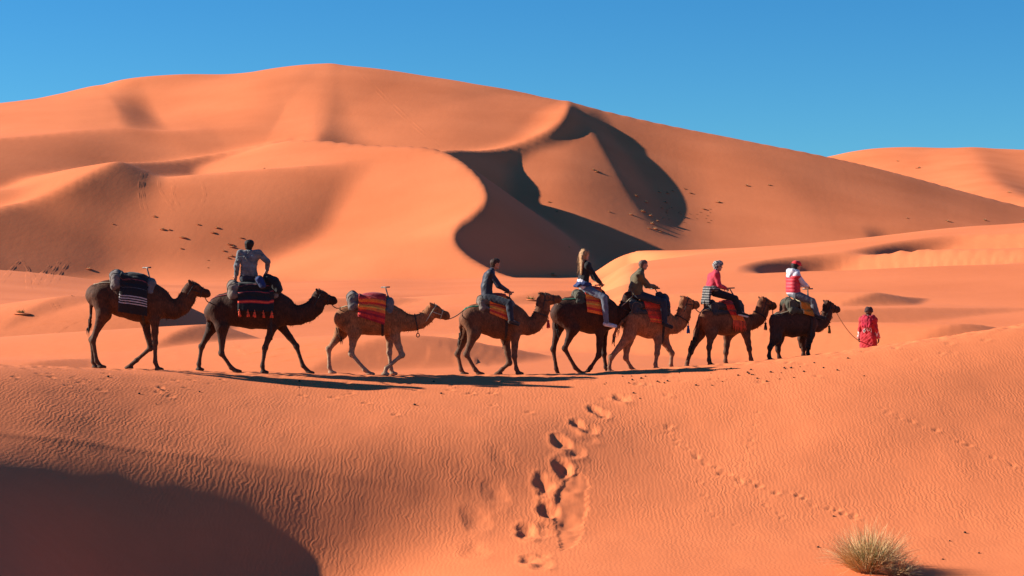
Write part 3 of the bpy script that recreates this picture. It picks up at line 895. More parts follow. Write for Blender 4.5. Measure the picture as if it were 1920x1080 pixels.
    c.root = root
    body = mesh_np('body', V, Q, MAT_COAT, root, attrs={'coat': np.clip(col, 0.001, 1)})
    for e in (-1, 1):
        V2, Q2, T2 = tube([H(0.34, 0.035, e * 0.062), H(0.34, 0.035, e * 0.078), H(0.34, 0.035, e * 0.088)], [0.022, 0.019, 0.006], 10)
        VV, FF = join([(V2, Q2, T2)])
        mesh_np('eye', VV, FF, MAT_EYE, root)
    # hair: tail tassel, throat beard, crest of the neck, crown
    rng = np.random.default_rng(S['seed'])
    tl = tail_pts[-1] - tail_pts[-2]; tl /= np.linalg.norm(tl)
    k = S.get('tail_hair', (26, 0.3, 1))
    rt = []
    for i in range(k[0]):
        s_ = rng.uniform(k[2] * 0.0 if k[2] < 1 else 0.55, 1.0)
        j = min(int(s_ * (len(tail_pts) - 1)), len(tail_pts) - 2); w_ = s_ * (len(tail_pts) - 1) - j
        rt.append(tail_pts[j] * (1 - w_) + tail_pts[j + 1] * w_ + rng.normal(0, 0.022, 3))
    hair_mat = S['hair_mat']
    VV, FF = strands(rt, [tl * 0.8 + np.array([0, 0, -0.5])] * len(rt), k[1], 0.013, rng, 0.7, 5, 0.14)
    tag(mesh_np('tail_hair', VV, FF, hair_mat, root), kind='stuff')
    rt, dr = [], []
    for i in range(120):
        s_ = rng.uniform(0.0, 1); j = min(int(s_ * (m - 1)), m - 2); w_ = s_ * (m - 1) - j
        q = np.array(nk[j][:3]) * (1 - w_) + np.array(nk[j + 1][:3]) * w_
        r = nk[j][3] * (1 - w_) + nk[j + 1][3] * w_
        t3 = np.array(nk[j + 1][:3]) - np.array(nk[j][:3]); t3 /= np.linalg.norm(t3)
        nrm = np.array([-t3[2], 0, t3[0]])
        sd = 1 if i % 3 else -1
        if nrm[2] < 0: nrm = -nrm
        rt.append(q + nrm * sd * r * 0.97 + lat * rng.normal(0, r * 0.22)); dr.append(nrm * sd * 0.5 - t3 * 0.8)
    for i in range(40):
        rt.append(H(rng.uniform(-0.05, 0.2), rng.uniform(0.07, 0.11), rng.normal(0, 0.03))); dr.append(-ax * 0.7 + up)
    VV, FF = strands(rt, dr, 0.075, 0.008, rng, 0.5, 3, 0.3)
    tag(mesh_np('mane', VV, FF, hair_mat, root), kind='stuff')
    # halter: nose band, cheek straps, crown band
    fr = []
    nb = ring(f, H(0.66, -0.03), up, lat, 0.004, 20, 0.25)
    cb = ring(f, H(0.1, -0.02), up * 0.96 + ax * 0.28, lat, 0.004, 20, 0.3)
    for R_ in (nb, cb): fr.append(tube(R_, 0.011, 6, False))
    for i in (5, 15): fr.append(tube(smooth_path([nb[i], (nb[i] + cb[i]) / 2 + lat * (0.02 if i == 5 else -0.02), cb[i]], 8), 0.010, 6))
    VV, FF = join(fr)
    mesh_np('halter', VV, FF, S.get('halter_mat', MAT_STRAP), root)
    c.mouth = H(0.9, -0.1)
    c.f = f
    # neck cord with its tassel or ring
    if 'collar' in S:
        j, mat, kind = S['collar']
        q0, q1 = np.array(nk[j][:3]), np.array(nk[j + 1][:3])
        t3 = (q1 - q0) / np.linalg.norm(q1 - q0); nrm = np.array([-t3[2], 0, t3[0]])
        if nrm[2] < 0: nrm = -nrm
        R_ = ring(f, (q0 + q1) / 2, nrm, lat, 0.008, 28, 0.4)
        VV, FF = join([tube(R_, 0.014, 6, False)])
        co = mesh_np('neck_cord', VV, FF, MAT_STRAP, root)
        low = R_[np.argmin(R_[:, 2])]
        if kind == 'ring':
            th = np.linspace(0, 2 * math.pi, 17)
            pr = [tube([low, low - np.array([0, 0, 0.09])], 0.012, 6), tube(np.stack([low[0] + 0.035 * np.cos(th), 0 * th + low[1], low[2] - 0.12 + 0.045 * np.sin(th)], 1), 0.012, 6, False)]
            VV, FF = join(pr); mesh_np('strap_end', VV, FF, mat, co)
        else:
            VV, FF = tassel(low, 0.26, 0.05, rng); mesh_np('tassel', VV, FF, mat, co)
    return c

def tassel(top, L, r, rng, n=26):
    top = np.asarray(top, float)
    pr = [tube([top, top - np.array([0, 0, L * 0.3])], 0.008, 5),
          tube([top - np.array([0, 0, L * s]) for s in (0.26, 0.30, 0.38, 0.46, 0.5)], np.array([0.2, 0.55, 0.7, 0.5, 0.55]) * r, 8)]
    for i in range(n):
        a = rng.uniform(0, 2 * math.pi); q = r * rng.uniform(0.1, 1)
        o = np.array([math.cos(a), math.sin(a), 0])
        pr.append(tube([top - np.array([0, 0, L * 0.47]) + o * q * 0.45, top - np.array([0, 0, L * 0.75]) + o * q * 0.85, top - np.array([0, 0, L * rng.uniform(0.92, 1.05)]) + o * q * 1.05], [r * 0.2, r * 0.2, r * 0.1], 4))
    return join(pr)

MAT_COAT, _nt, _b = nodes_of('camel_coat')
_b.inputs['Roughness'].default_value = 0.78; _b.inputs['Specular IOR Level'].default_value = 0.2; _b.inputs['Sheen Weight'].default_value = 0.0
_a = _nt.nodes.new('ShaderNodeAttribute'); _a.attribute_name = 'coat'
_tc = _nt.nodes.new('ShaderNodeTexCoord')
_n = _nt.nodes.new('ShaderNodeTexNoise'); _n.inputs['Scale'].default_value = 45; _n.inputs['Detail'].default_value = 4
_mp = _nt.nodes.new('ShaderNodeMapping'); _mp.inputs['Scale'].default_value = (1, 1, 0.35)
_nt.links.new(_tc.outputs['Object'], _mp.inputs[0]); _nt.links.new(_mp.outputs[0], _n.inputs['Vector'])
_r = _nt.nodes.new('ShaderNodeMapRange'); _r.inputs[1].default_value = 0.3; _r.inputs[2].default_value = 0.7; _r.inputs[3].default_value = 0.6; _r.inputs[4].default_value = 1.4
_nt.links.new(_n.outputs[0], _r.inputs[0])
_v = _nt.nodes.new('ShaderNodeVectorMath'); _v.operation = 'SCALE'
_nt.links.new(_a.outputs['Color'], _v.inputs[0]); _nt.links.new(_r.outputs[0], _v.inputs['Scale']); _nt.links.new(_v.outputs[0], _b.inputs['Base Color'])
_bp = _nt.nodes.new('ShaderNodeBump'); _bp.inputs['Distance'].default_value = 0.008
_nt.links.new(_n.outputs[0], _bp.inputs['Height']); _nt.links.new(_bp.outputs[0], _b.inputs['Normal'])

def hair(name, c): return noisy(name, tuple(v * 0.6 for v in c), tuple(v * 1.4 for v in c), 30, 0.7, 0, spec=0.25)
HAIR_BLACK = hair('black_hair', (0.016, 0.010, 0.008)); HAIR_BROWN = hair('brown_hair', (0.05, 0.026, 0.015)); HAIR_TAN = hair('tan_hair', (0.12, 0.06, 0.03))
BLUE_T = cloth('blue_wool', (0.02, 0.09, 0.3)); RED_T = cloth('red_wool', (0.4, 0.02, 0.025)); OCHRE_T = cloth('ochre_wool', (0.22, 0.11, 0.02)); ORANGE_T = cloth('orange_wool', (0.75, 0.09, 0.03))

SPECS = [
 dict(seed=1, crop=(140, 480, 4.696), base=(430, 968), d=46.6, yaw=4, torso=[(205, 235, 455, .2), (300, 205, 490, .26), (430, 205, 545, .33), (560, 200, 585, .34), (660, 225, 590, .3), (735, 300, 555, .22)],
  hump=(500, 215, .26), neck=[(735, 400, 112), (800, 455, 88), (870, 474, 76), (940, 440, 70), (985, 375, 63), (1005, 315, 55)], poll=(1010, 280), nose=(1172, 325), shoulder=(705, 430), hip=(240, 350),
  legs=dict(foreN=[(714, 560), (716, 760), (716, 925), (738, 985)], foreF=[(608, 575), (655, 805), (535, 905), (455, 968)], hindN=[(268, 500), (178, 735), (208, 905), (242, 955)], hindF=[(252, 515), (143, 722), (155, 900), (168, 945)]),
  tail=[(178, 290), (152, 340), (150, 440), (146, 540), (128, 640)], coat=(0.046, 0.019, 0.009), leg_coat=(0.075, 0.038, 0.021), pale_legs=.8, hair_mat=HAIR_BLACK, tail_hair=(24, .2, 1),
  label='dark brown camel at the tail of the caravan, under the black and white striped blanket'),
 dict(seed=2, crop=(360, 440, 4.0), base=(400, 1018), d=47.4, yaw=2, torso=[(160, 510, 655, .2), (235, 440, 685, .27), (340, 405, 695, .31), (450, 395, 712, .34), (560, 400, 715, .33), (640, 430, 700, .3), (695, 500, 660, .22)],
  hump=(470, 400, .26), neck=[(690, 565, 92), (740, 602, 74), (800, 604, 66), (870, 582, 62), (920, 545, 57), (942, 500, 50)], poll=(940, 462), nose=(1072, 490), shoulder=(640, 570), hip=(190, 560),
  legs=dict(foreN=[(612, 690), (553, 850), (533, 985), (538, 1030)], foreF=[(662, 682), (778, 832), (826, 972), (872, 1022)], hindF=[(152, 680), (66, 848), (46, 980), (44, 1022)], hindN=[(236, 690), (230, 890), (302, 1000), (338, 1025)]),
  tail=[(142, 520), (126, 570), (122, 640), (128, 690)], coat=(0.030, 0.0125, 0.007), leg_coat=(0.06, 0.033, 0.02), pale_legs=.8, hair_mat=HAIR_BLACK, tail_hair=(16, .15, 1), collar=(1, None, 'none'),
  label='blackish camel with long stride carrying the man in the grey denim jacket'),
 dict(seed=3, crop=(600, 520, 5.54), base=(400, 1000), d=47.8, yaw=3, torso=[(245, 320, 540, .19), (320, 280, 590, .25), (430, 265, 600, .3), (540, 250, 608, .32), (650, 245, 610, .31), (750, 290, 600, .26), (815, 360, 560, .2)],
  hump=(560, 235, .25), neck=[(810, 440, 108), (880, 468, 86), (960, 474, 74), (1040, 458, 68), (1105, 415, 60), (1140, 375, 56)], poll=(1148, 340), nose=(1328, 392), shoulder=(775, 470), hip=(265, 410),
  legs=dict(foreF=[(722, 610), (716, 790), (730, 955), (745, 1008)], foreN=[(786, 620), (856, 805), (694, 938), (668, 1000)], hindF=[(212, 580), (86, 755), (92, 948), (110, 1002)], hindN=[(364, 570), (332, 795), (468, 962), (518, 1005)]),
  tail=[(222, 335), (200, 390), (190, 480), (200, 580), (215, 640)], coat=(0.16, 0.066, 0.026), leg_coat=(0.30, 0.19, 0.12), pale_legs=.9, hair_mat=HAIR_BROWN, tail_hair=(26, .16, 1), collar=(2, MAT_STRAP, 'ring'), halter_mat=MAT_PALE_ROPE,
  label='light tan riderless camel with pale legs under the red and orange saddle cloth'),
 dict(seed=4, crop=(840, 470, 4.41), base=(330, 1015), d=48.6, yaw=8, torso=[(160, 495, 640, .19), (220, 440, 665, .26), (310, 415, 695, .3), (420, 410, 735, .34), (500, 420, 735, .32), (565, 470, 708, .27), (610, 545, 680, .2)],
  hump=(400, 410, .24), neck=[(605, 610, 84), (660, 630, 66), (712, 616, 60), (757, 560, 56), (782, 495, 52), (786, 440, 47)], poll=(778, 405), nose=(922, 392), shoulder=(560, 600), hip=(185, 560),
  legs=dict(foreN=[(554, 705), (549, 875), (566, 982), (582, 1018)], foreF=[(476, 740), (508, 932), (448, 985), (405, 1020)], hindF=[(152, 680), (79, 858), (108, 985), (126, 1020)], hindN=[(216, 680), (154, 858), (226, 985), (258, 1020)]),
  tail=[(130, 510), (108, 560), (104, 630), (110, 690), (92, 740)], coat=(0.085, 0.037, 0.018), leg_coat=(0.10, 0.052, 0.03), pale_legs=.8, hair_mat=HAIR_BROWN, tail_hair=(20, .2, 1), collar=(3, RED_T, 'tassel'),
  label='mid brown camel with raised head carrying the rider in the navy jacket'),
 dict(seed=5, crop=(1020, 455, 4.233), base=(300, 1022), d=50.3, yaw=12, torso=[(118, 490, 640, .2), (180, 430, 682, .27), (280, 405, 705, .31), (380, 400, 730, .34), (450, 415, 722, .32), (505, 460, 690, .27), (540, 530, 665, .2)],
  hump=(370, 400, .24), neck=[(545, 592, 78), (598, 590, 63), (640, 560, 58), (664, 512, 54), (676, 462, 50)], poll=(672, 428), nose=(780, 498), shoulder=(490, 560), hip=(130, 545),
  legs=dict(foreN=[(446, 710), (433, 888), (368, 982), (328, 1022)], foreF=[(476, 710), (480, 880), (494, 978), (510, 1018)], hindF=[(116, 660), (73, 838), (98, 982), (112, 1030)], hindN=[(226, 680), (162, 828), (246, 972), (292, 1015)]),
  tail=[(100, 480), (80, 540), (86, 620), (110, 690)], coat=(0.030, 0.0125, 0.0075), leg_coat=(0.034, 0.018, 0.012), pale_legs=.5, hair_mat=HAIR_BLACK, tail_hair=(24, .22, 1), collar=(2, RED_T, 'tassel'), halter_mat=MAT_PALE_ROPE,
  label='black camel carrying the woman with long fair hair'),
 dict(seed=6, crop=(1130, 475, 4.695), base=(330, 1012), d=50.5, yaw=18, torso=[(262, 535, 680, .19), (320, 495, 722, .25), (402, 465, 756, .3), (480, 460, 753, .3), (545, 505, 732, .26), (583, 572, 703, .19)],
  hump=(420, 450, .24), neck=[(585, 632, 80), (640, 640, 66), (690, 608, 60), (722, 550, 56), (732, 495, 52)], poll=(722, 438), nose=(850, 450), shoulder=(540, 620), hip=(275, 580),
  legs=dict(foreN=[(490, 755), (478, 880), (464, 972), (466, 1010)], foreF=[(556, 780), (622, 880), (612, 975), (620, 1005)], hindN=[(226, 720), (66, 912), (50, 998), (52, 1032)], hindF=[(218, 765), (206, 918), (246, 990), (280, 1025)]),
  tail=[(225, 560), (170, 600), (120, 660), (95, 720), (92, 760)], coat=(0.18, 0.075, 0.034), leg_coat=(0.2, 0.12, 0.075), pale_legs=.7, hair_mat=HAIR_TAN, tail_hair=(40, .22, .5), collar=(2, BLUE_T, 'tassel'),
  label='sandy brown camel with a blue neck tassel carrying the man in olive'),
 dict(seed=7, crop=(1280, 480, 4.91), base=(330, 990), d=51.0, yaw=24, torso=[(222, 535, 690, .2), (280, 495, 718, .26), (372, 480, 736, .3), (465, 480, 730, .3), (545, 520, 708, .26), (592, 585, 688, .19)],
  hump=(400, 470, .24), neck=[(605, 622, 76), (665, 610, 64), (718, 578, 60), (748, 528, 57), (757, 482, 53)], poll=(752, 440), nose=(876, 458), shoulder=(570, 620), hip=(215, 560),
  legs=dict(foreF=[(424, 740), (408, 880), (403, 950), (410, 980)], foreN=[(590, 715), (622, 848), (638, 932), (648, 962)], hindF=[(152, 715), (72, 880), (36, 978), (24, 1018)], hindN=[(254, 700), (233, 840), (232, 950), (245, 995)]),
  tail=[(180, 530), (150, 600), (122, 700), (80, 800), (48, 860)], coat=(0.105, 0.04, 0.018), leg_coat=(0.09, 0.05, 0.03), pale_legs=.6, hair_mat=HAIR_BROWN, tail_hair=(110, .26, .2), collar=(2, MAT_STRAP, 'tassel'),
  label='reddish brown camel with a shaggy tail carrying the rider in the red pullover'),
 dict(seed=8, hs=1.1, crop=(1420, 480, 5.144), base=(330, 975), d=51.4, yaw=28, torso=[(198, 575, 735, .19), (255, 525, 768, .24), (335, 505, 790, .27), (412, 505, 780, .27), (480, 540, 752, .24), (525, 605, 722, .18)],
  hump=(360, 480, .24), neck=[(545, 664, 70), (608, 676, 58), (662, 646, 52), (696, 588, 49), (704, 540, 46)], poll=(695, 488), nose=(825, 518), shoulder=(515, 650), hip=(180, 630),
  legs=dict(foreN=[(520, 755), (492, 860), (490, 915), (505, 945)], foreF=[(446, 800), (465, 900), (462, 950), (472, 985)], hindN=[(154, 780), (97, 880), (88, 962), (98, 1000)], hindF=[(202, 800), (200, 900), (210, 960), (226, 988)]),
  tail=[(130, 580), (118, 640), (122, 720), (128, 780)], coat=(0.042, 0.017, 0.0095), leg_coat=(0.05, 0.025, 0.016), pale_legs=.5, hair_mat=HAIR_BLACK, tail_hair=(90, .24, .1), collar=(2, OCHRE_T, 'tassel'),
  label='blackish camel at the head of the caravan led on a rope by the guide'),
]
CAMELS = []
for S in SPECS:
    if S.get('collar', (0, 0, ''))[2] == 'none': del S['collar']
    c = make_camel(S)
    tag(c.root, S['label'], 'camel', 'camels walking in single file along the crest')
    CAMELS.append(c)
# ------------------------------------------------------------------ saddles and blankets
def drape(c, field, q, stripes, name, label, cat, group=None, off=0.022, far=True, tassels=None, fringe=None, folds=0.012, seed=0, mat=None):
    """blanket hung over the saddle. q = top-left, top-right, bottom-right, bottom-left corner on the near side, in the animal's survey units"""
    tl, tr, br, bl = [c.P(*p) for p in q]
    rng = np.random.default_rng(seed)
    nu, nw = 22, 30
    rows = []
    for j in range(nu):
        s = j / (nu - 1)
        zt = tl[2] * (1 - s) + tr[2] * s
        zb = bl[2] * (1 - s) + br[2] * s
        xt = tl[0] * (1 - s) + tr[0] * s
        xb = bl[0] * (1 - s) + br[0] * s
        cen = np.array([xt, 0, min(zt, zb + 0.6) - 0.22])
        arc = ring(field, cen, np.array([0, 0, 1.0]), np.array([0, -1.0, 0]), off, 15, 0.62, 0, math.pi / 2, False, True)   # top of the back -> near flank
        side = arc[-1].copy()
        ymax = arc[:, 1].min()
        L = [p for p in arc]
        z0 = L[-1][2]
        m = nw - len(arc)
        for i in range(1, m + 1):
            t = i / m
            z = z0 + (zb - z0) * t
            # hang from the widest point, never inside the flank
            yy = np.linspace(-0.75, 0, 120)
            prb = np.stack([np.full(120, xt + (xb - xt) * t), yy, np.full(120, z)], 1)
            D = field.sample(prb)
            hit = np.argmax(D < 0.0) if (D < 0).any() else 119
            y = min(ymax + 0.05 * t, yy[hit] - off)
            ymax = min(ymax, y)
            L.append(np.array([xt + (xb - xt) * t, y, z]))
        L = np.array(L)
        w = np.linspace(0, 1, nw)
        L[:, 0] = xt + (xb - xt) * np.clip((w - 0.3) / 0.7, 0, 1)
        amp = folds * np.clip(w - 0.25, 0, 1) * 1.4
        L[:, 1] -= amp * (1 + np.sin(s * 17 + seed) + 0.5 * np.sin(s * 31 + seed * 2 + w * 3))
        rows.append(L)
    G = np.array(rows)                       # (nu, nw, 3): near half, from the ridge down
    if far:
        M = G[:, 1:][:, ::-1].copy(); M[..., 1] *= -1
        G = np.concatenate([M, G], 1)
        wn = np.concatenate([np.linspace(1, 0, nw)[:-1], np.linspace(0, 1, nw)])
    else:
        wn = np.linspace(0, 1, nw)
    # finer rows so that the woven stripes have crisp edges
    W = G.shape[1]; fine = 6
    wi = np.linspace(0, W - 1, (W - 1) * fine + 1); i0 = np.minimum(wi.astype(int), W - 2); ft = (wi - i0)[None, :, None]
    G = G[:, i0] * (1 - ft) + G[:, i0 + 1] * ft
    wf = wn[i0] * (1 - ft[0, :, 0]) + wn[i0 + 1] * ft[0, :, 0]
    zt = G[..., 2].max(1, keepdims=True); zb = G[..., 2].min(1, keepdims=True)
    if stripes[0] == 'w':
        par = np.repeat(wf[None], nu, 0)
    elif stripes[0] == 'z':
        par = (zt - G[..., 2]) / (zt - zb)
    else:
        par = np.repeat(np.linspace(0, 1, nu)[:, None], G.shape[1], 1)
    col = np.zeros(par.shape + (3,))
    for a, rgb in stripes[1]:
        col[par >= a] = rgb
    n = hash_noise(G[..., 0].ravel() * 30, G[..., 2].ravel() * 30 + G[..., 1].ravel() * 30, seed).reshape(par.shape)
    col *= (1 + 0.14 * n)[..., None]
    nuu, nww = par.shape
    idx = np.arange(nuu * nww).reshape(nuu, nww)
    F = np.stack([idx[:-1, :-1], idx[1:, :-1], idx[1:, 1:], idx[:-1, 1:]], -1).reshape(-1, 4)
    V = G.reshape(-1, 3)
    root = empty(name, c.base, c.psi)
    cl = mesh_np('cloth', V, F, mat or MAT_WEAVE, root, attrs={'weave': np.clip(col.reshape(-1, 3), 0, 1)})
    so = cl.modifiers.new('thick', 'SOLIDIFY'); so.thickness = 0.014; so.offset = 0
    tag(root, label, cat, group)
    if tassels:
        n_t, L_t, r_t, mat_t = tassels
        for i in range(n_t):
            j = int(round((nuu - 1) * (0.05 + 0.9 * i / (n_t - 1))))
            VV, FF = tassel(G[j, -1] + np.array([0, -0.012, 0.03]), L_t, r_t, rng, 16)
            mesh_np('tassel', VV, FF, mat_t, root)
            VV, FF = tassel(G[j, 0] + np.array([0, 0.012, 0.03]), L_t, r_t, rng, 10)
            if far and i % 2 == 0: mesh_np('tassel', VV, FF, mat_t, root)
    if fringe:
        Lf, mat_f = fringe
        pr = []
        for i in range(60):
            s = rng.uniform(0, 1) * (nuu - 1.001); j = int(s)
            p = G[j, -1] * (1 - s + j) + G[j + 1, -1] * (s - j)
            l = Lf * rng.uniform(0.6, 1.1)
            pr.append(tube([p, p + np.array([rng.normal(0.01, 0.01), -0.012, -l * 0.5]), p + np.array([rng.normal(0.015, 0.02), -0.01, -l])], [0.009, 0.009, 0.004], 4))
        VV, FF = join(pr)
        tag(mesh_np('fringe', VV, FF, mat_f, root), kind='stuff')
    return root, G

def make_saddle(c, G):
    """padded ring round the hump with a T handle in front, girth and crupper rope"""
    f = c.f
    root = empty('saddle', c.base, c.psi)
    h = 0.017
    xr, yr, rx, ry = G['rear']; xf, yf, fx, fy = G['front']
    K = c.K
    pr, pf = c.P(xr, yr), c.P(xf, yf)
    lo = np.minimum(pr, pf) - (0.3, 0, 0.55); hi = np.maximum(pr, pf) + (0.3, 0, 0.3); lo[1], hi[1] = -0.6, 0.6
    s = Field(lo, hi, h)
    R1, R2 = 0.88 * (rx + ry) / 2 / K, 0.8 * (fx + fy) / 2 / K
    def bolster(p, r, drop, wid):
        arc = [(p[0], y, p[2] - drop * (abs(y) / wid) ** 2.2, r * (1 - 0.12 * abs(y) / wid)) for y in np.linspace(-wid, wid, 7)]
        for a, b in zip(arc[:-1], arc[1:]): s.seg(a[:3], b[:3], a[3], b[3], 1, 1, 0.05)
    bolster(pr, R1, 0.22, 0.20); bolster(pf, R2, 0.24, 0.19)
    for sd in (-1, 1):
        a = np.array([pr[0] + 0.06, sd * 0.21, pr[2] - 0.2]); b = np.array([pf[0] - 0.06, sd * 0.2, pf[2] - 0.22])
        s.seg(a, b, R1 * 0.6, R2 * 0.6, 1, 1, 0.06)
        m = (pr + pf) / 2
        s.seg(np.array([pr[0], sd * 0.13, pr[2] - 0.03]), np.array([pf[0], sd * 0.12, pf[2] - 0.05]), R1 * 0.8, R2 * 0.8, 1, 1, 0.06)
    s.rough(0.014, 0.10, 3)
    V, Q = s.mesh()
    mesh_np('pad', V, Q, MAT_PAD[G.get('pad', 'grey')], root)
    # lashing round the rear roll
    pl = []
    for y in (-0.2, -0.05, 0.12):
        R_ = ring(s, np.array([pr[0], y, pr[2] - 0.1 * abs(y)]), np.array([1.0, 0, 0]), np.array([0, 0, 1.0]), 0.004, 20, 0.3)
        pl.append(tube(R_, 0.008, 5, False))
    VV, FF = join(pl); mesh_np('lashing', VV, FF, MAT_ROPE, root)
    # T handle
    hx, hy = G['handle']
    tp = c.P(hx, hy)
    bt = np.array([pf[0], 0, pf[2]])
    bar = np.array([0.75, -0.66, 0.04]) * 0.13
    parts = [tube(smooth_path([bt + (-0.05, 0.10, 0), (tp + bt) / 2 + (0, 0.03, 0), tp], 8), 0.013, 8), tube(smooth_path([bt + (0.05, -0.10, 0), (tp + bt) / 2 + (0, -0.03, 0), tp], 8), 0.013, 8), tube([tp - bar, tp, tp + bar], 0.016, 8)]
    VV, FF = join(parts); mesh_np('handle', VV, FF, MAT_METAL, root)
    # girth
    if 'girth' in G:
        gx, gy = G['girth']
        g0 = c.P(gx, gy)
        R_ = ring(f, g0, np.array([0.0, 0, 1.0]), np.array([0, 1.0, 0]), 0.006, 44, 0.75)
        pl = [tube(R_ + (dx, 0, 0), 0.012, 5, False) for dx in (-0.018, 0.0, 0.018)]
        VV, FF = join(pl); mesh_np('girth', VV, FF, MAT_STRAP, root)
    # crupper rope from the pad to the root of the tail
    tr = c.P(*c.S['tail'][0])
    pl = []
    for sd in (-1, 1):
        a = np.array([pr[0] - R1 * 0.2, sd * 0.2, pr[2] - 0.12]); b = tr + (0.0, sd * 0.05, 0.02)
        pts = []
        for t in np.linspace(0, 1, 12):
            p = a * (1 - t) + b * t
            cn = np.array([p[0], 0, p[2] - 0.25])
            dr = p - cn; L = np.linalg.norm(dr); dr /= L
            rr = np.linspace(0.01, 0.7, 140); D = f.sample(cn + dr * rr[:, None])
            i = np.argmax(D > 0) if (D > 0).any() else 0
            pts.append(cn + dr * max(rr[i] + 0.008, 0.05) if D[0] < 0 else p)
        VV, FF = join([tube(smooth_path(pts, 20), 0.011, 5)])
        mesh_np('crupper_rope', VV, FF, G.get('rope', MAT_PALE_ROPE), root)
    c.saddle, c.sf = root, s
    # one field for what the blanket lies on
    u = Field(f.lo, f.lo + (f.n - 1) * f.h, f.h)
    u.D = f.D.copy()
    X, Y, Z = np.meshgrid(*u.ax, indexing='ij')
    hi2 = s.lo + (s.n - 1) * s.h
    m = (X > s.lo[0]) & (X < hi2[0]) & (Y > s.lo[1]) & (Y < hi2[1]) & (Z > s.lo[2]) & (Z < hi2[2])
    u.D[m] = np.minimum(u.D[m], s.sample(np.stack([X[m], Y[m], Z[m]], 1)))
    c.uf = u
    c.rear_ring = pr + (-R1, 0, 0)
    return root

GEAR = [
 dict(rear=(372, 175, 58, 62), front=(672, 235, 48, 52), handle=(636, 102), girth=(610, 420), pad='grey', label='padded grey saddle with lashed rear roll and T handle on the last camel'),
 dict(rear=(312, 385, 44, 50), front=(628, 372, 40, 46), handle=(575, 330), girth=(600, 560), pad='beige', rope=MAT_PINK_ROPE, label='saddle with beige rear roll and pink rope under the man in grey denim'),
 dict(rear=(342, 200, 60, 66), front=(722, 250, 48, 54), handle=(680, 102), girth=(650, 430), pad='grey', label='empty saddle with grey rear roll and T handle on the tan camel'),
 dict(rear=(275, 400, 36, 34), front=(520, 445, 38, 40), handle=(505, 345), girth=(470, 570), pad='beige', rope=MAT_GREEN_ROPE, label='saddle with green rope under the rider in the navy jacket'),
 dict(rear=(262, 402, 36, 36), front=(480, 440, 36, 40), handle=(442, 336), pad='olive', rope=MAT_GREEN_ROPE, label='dark saddle with green rope under the woman with long fair hair'),
 dict(rear=(262, 440, 40, 40), front=(545, 450, 40, 46), handle=(462, 310), girth=(500, 600), pad='dark', label='dark saddle under the man in the olive jacket'),
 dict(rear=(250, 440, 40, 40), front=(520, 445, 40, 44), handle=(435, 296), pad='dark', label='saddle with T handle under the rider in the red pullover'),
 dict(rear=(285, 440, 46, 42), front=(500, 470, 40, 44), handle=(498, 318), girth=(470, 650), pad='olive', label='olive bulky saddle under the rider in the white hood and red vest'),
]
for c, G in zip(CAMELS, GEAR):
    tag(make_saddle(c, G), G['label'], 'saddle', 'saddles on the camels')

BLK, WHT, RED, ORG, YEL, DRD, PNK = (0.012, 0.009, 0.010), (0.42, 0.38, 0.38), (0.62, 0.035, 0.022), (0.88, 0.17, 0.025), (0.88, 0.40, 0.05), (0.32, 0.016, 0.024), (0.25, 0.05, 0.06)
def bands(base, lst):
    out = [(0.0, base)]
    for a, b, rgb in lst: out += [(a, rgb), (b, base)]
    return out
ORANGE_ROWS = [(0, RED), (.10, ORG), (.2, RED), (.28, ORG), (.34, YEL), (.38, ORG), (.5, RED), (.56, ORG), (.64, YEL), (.69, ORG), (.8, RED), (.9, ORG)]
BG = 'saddle blankets on the camels'
drape(CAMELS[0], CAMELS[0].uf, [(415, 112), (650, 160), (650, 525), (398, 485)], ('z', bands(BLK, [(.16, .175, PNK), (.36, .37, (.12, .10, .10)), (.565, .59, WHT), (.625, .65, WHT), (.685, .71, WHT), (.745, .77, WHT)])), 'saddle_blanket', 'black blanket with four white stripes over the last saddle', 'blanket', BG, seed=11)
drape(CAMELS[1], CAMELS[1].uf, [(355, 335), (625, 345), (622, 575), (355, 565)], ('z', bands((0.010, 0.012, 0.014), [(.13, .145, PNK), (.36, .385, (.4, .04, .04)), (.64, .665, DRD), (.665, .72, (.75, .07, .03)), (.72, .745, DRD)])), 'saddle_blanket', 'black blanket with red bands and a row of red tassels', 'blanket', BG, tassels=(5, 0.17, 0.042, ORANGE_T), seed=12)
drape(CAMELS[2], CAMELS[2].uf, [(405, 145), (685, 185), (672, 488), (398, 400)], ('z', [(0, DRD), (.14, RED), (.22, ORG), (.34, RED), (.42, ORG), (.5, YEL), (.54, ORG), (.64, RED), (.74, DRD), (.82, RED), (.93, DRD)]), 'saddle_blanket', 'red and orange striped cloth over the empty saddle of the tan camel', 'blanket', BG, folds=0.022, seed=13)
drape(CAMELS[3], CAMELS[3].uf, [(335, 395), (475, 405), (498, 585), (330, 510)], ('z', ORANGE_ROWS), 'saddle_blanket', 'orange striped saddle cloth beside the leg of the rider in navy', 'blanket', BG, folds=0.006, seed=14)
drape(CAMELS[4], CAMELS[4].uf, [(312, 385), (448, 398), (465, 578), (315, 545)], ('z', ORANGE_ROWS), 'saddle_blanket', 'orange striped saddle cloth under the woman with long fair hair', 'blanket', BG, folds=0.006, seed=15)
drape(CAMELS[5], CAMELS[5].uf, [(338, 398), (470, 410), (525, 605), (378, 582)], ('z', [(0, RED), (.3, (.5, .05, .02)), (.8, RED), (.92, ORG)]), 'saddle_blanket', 'plain red saddle cloth under the man in the olive jacket', 'blanket', BG, folds=0.008, fringe=(0.05, ORANGE_T), seed=16)
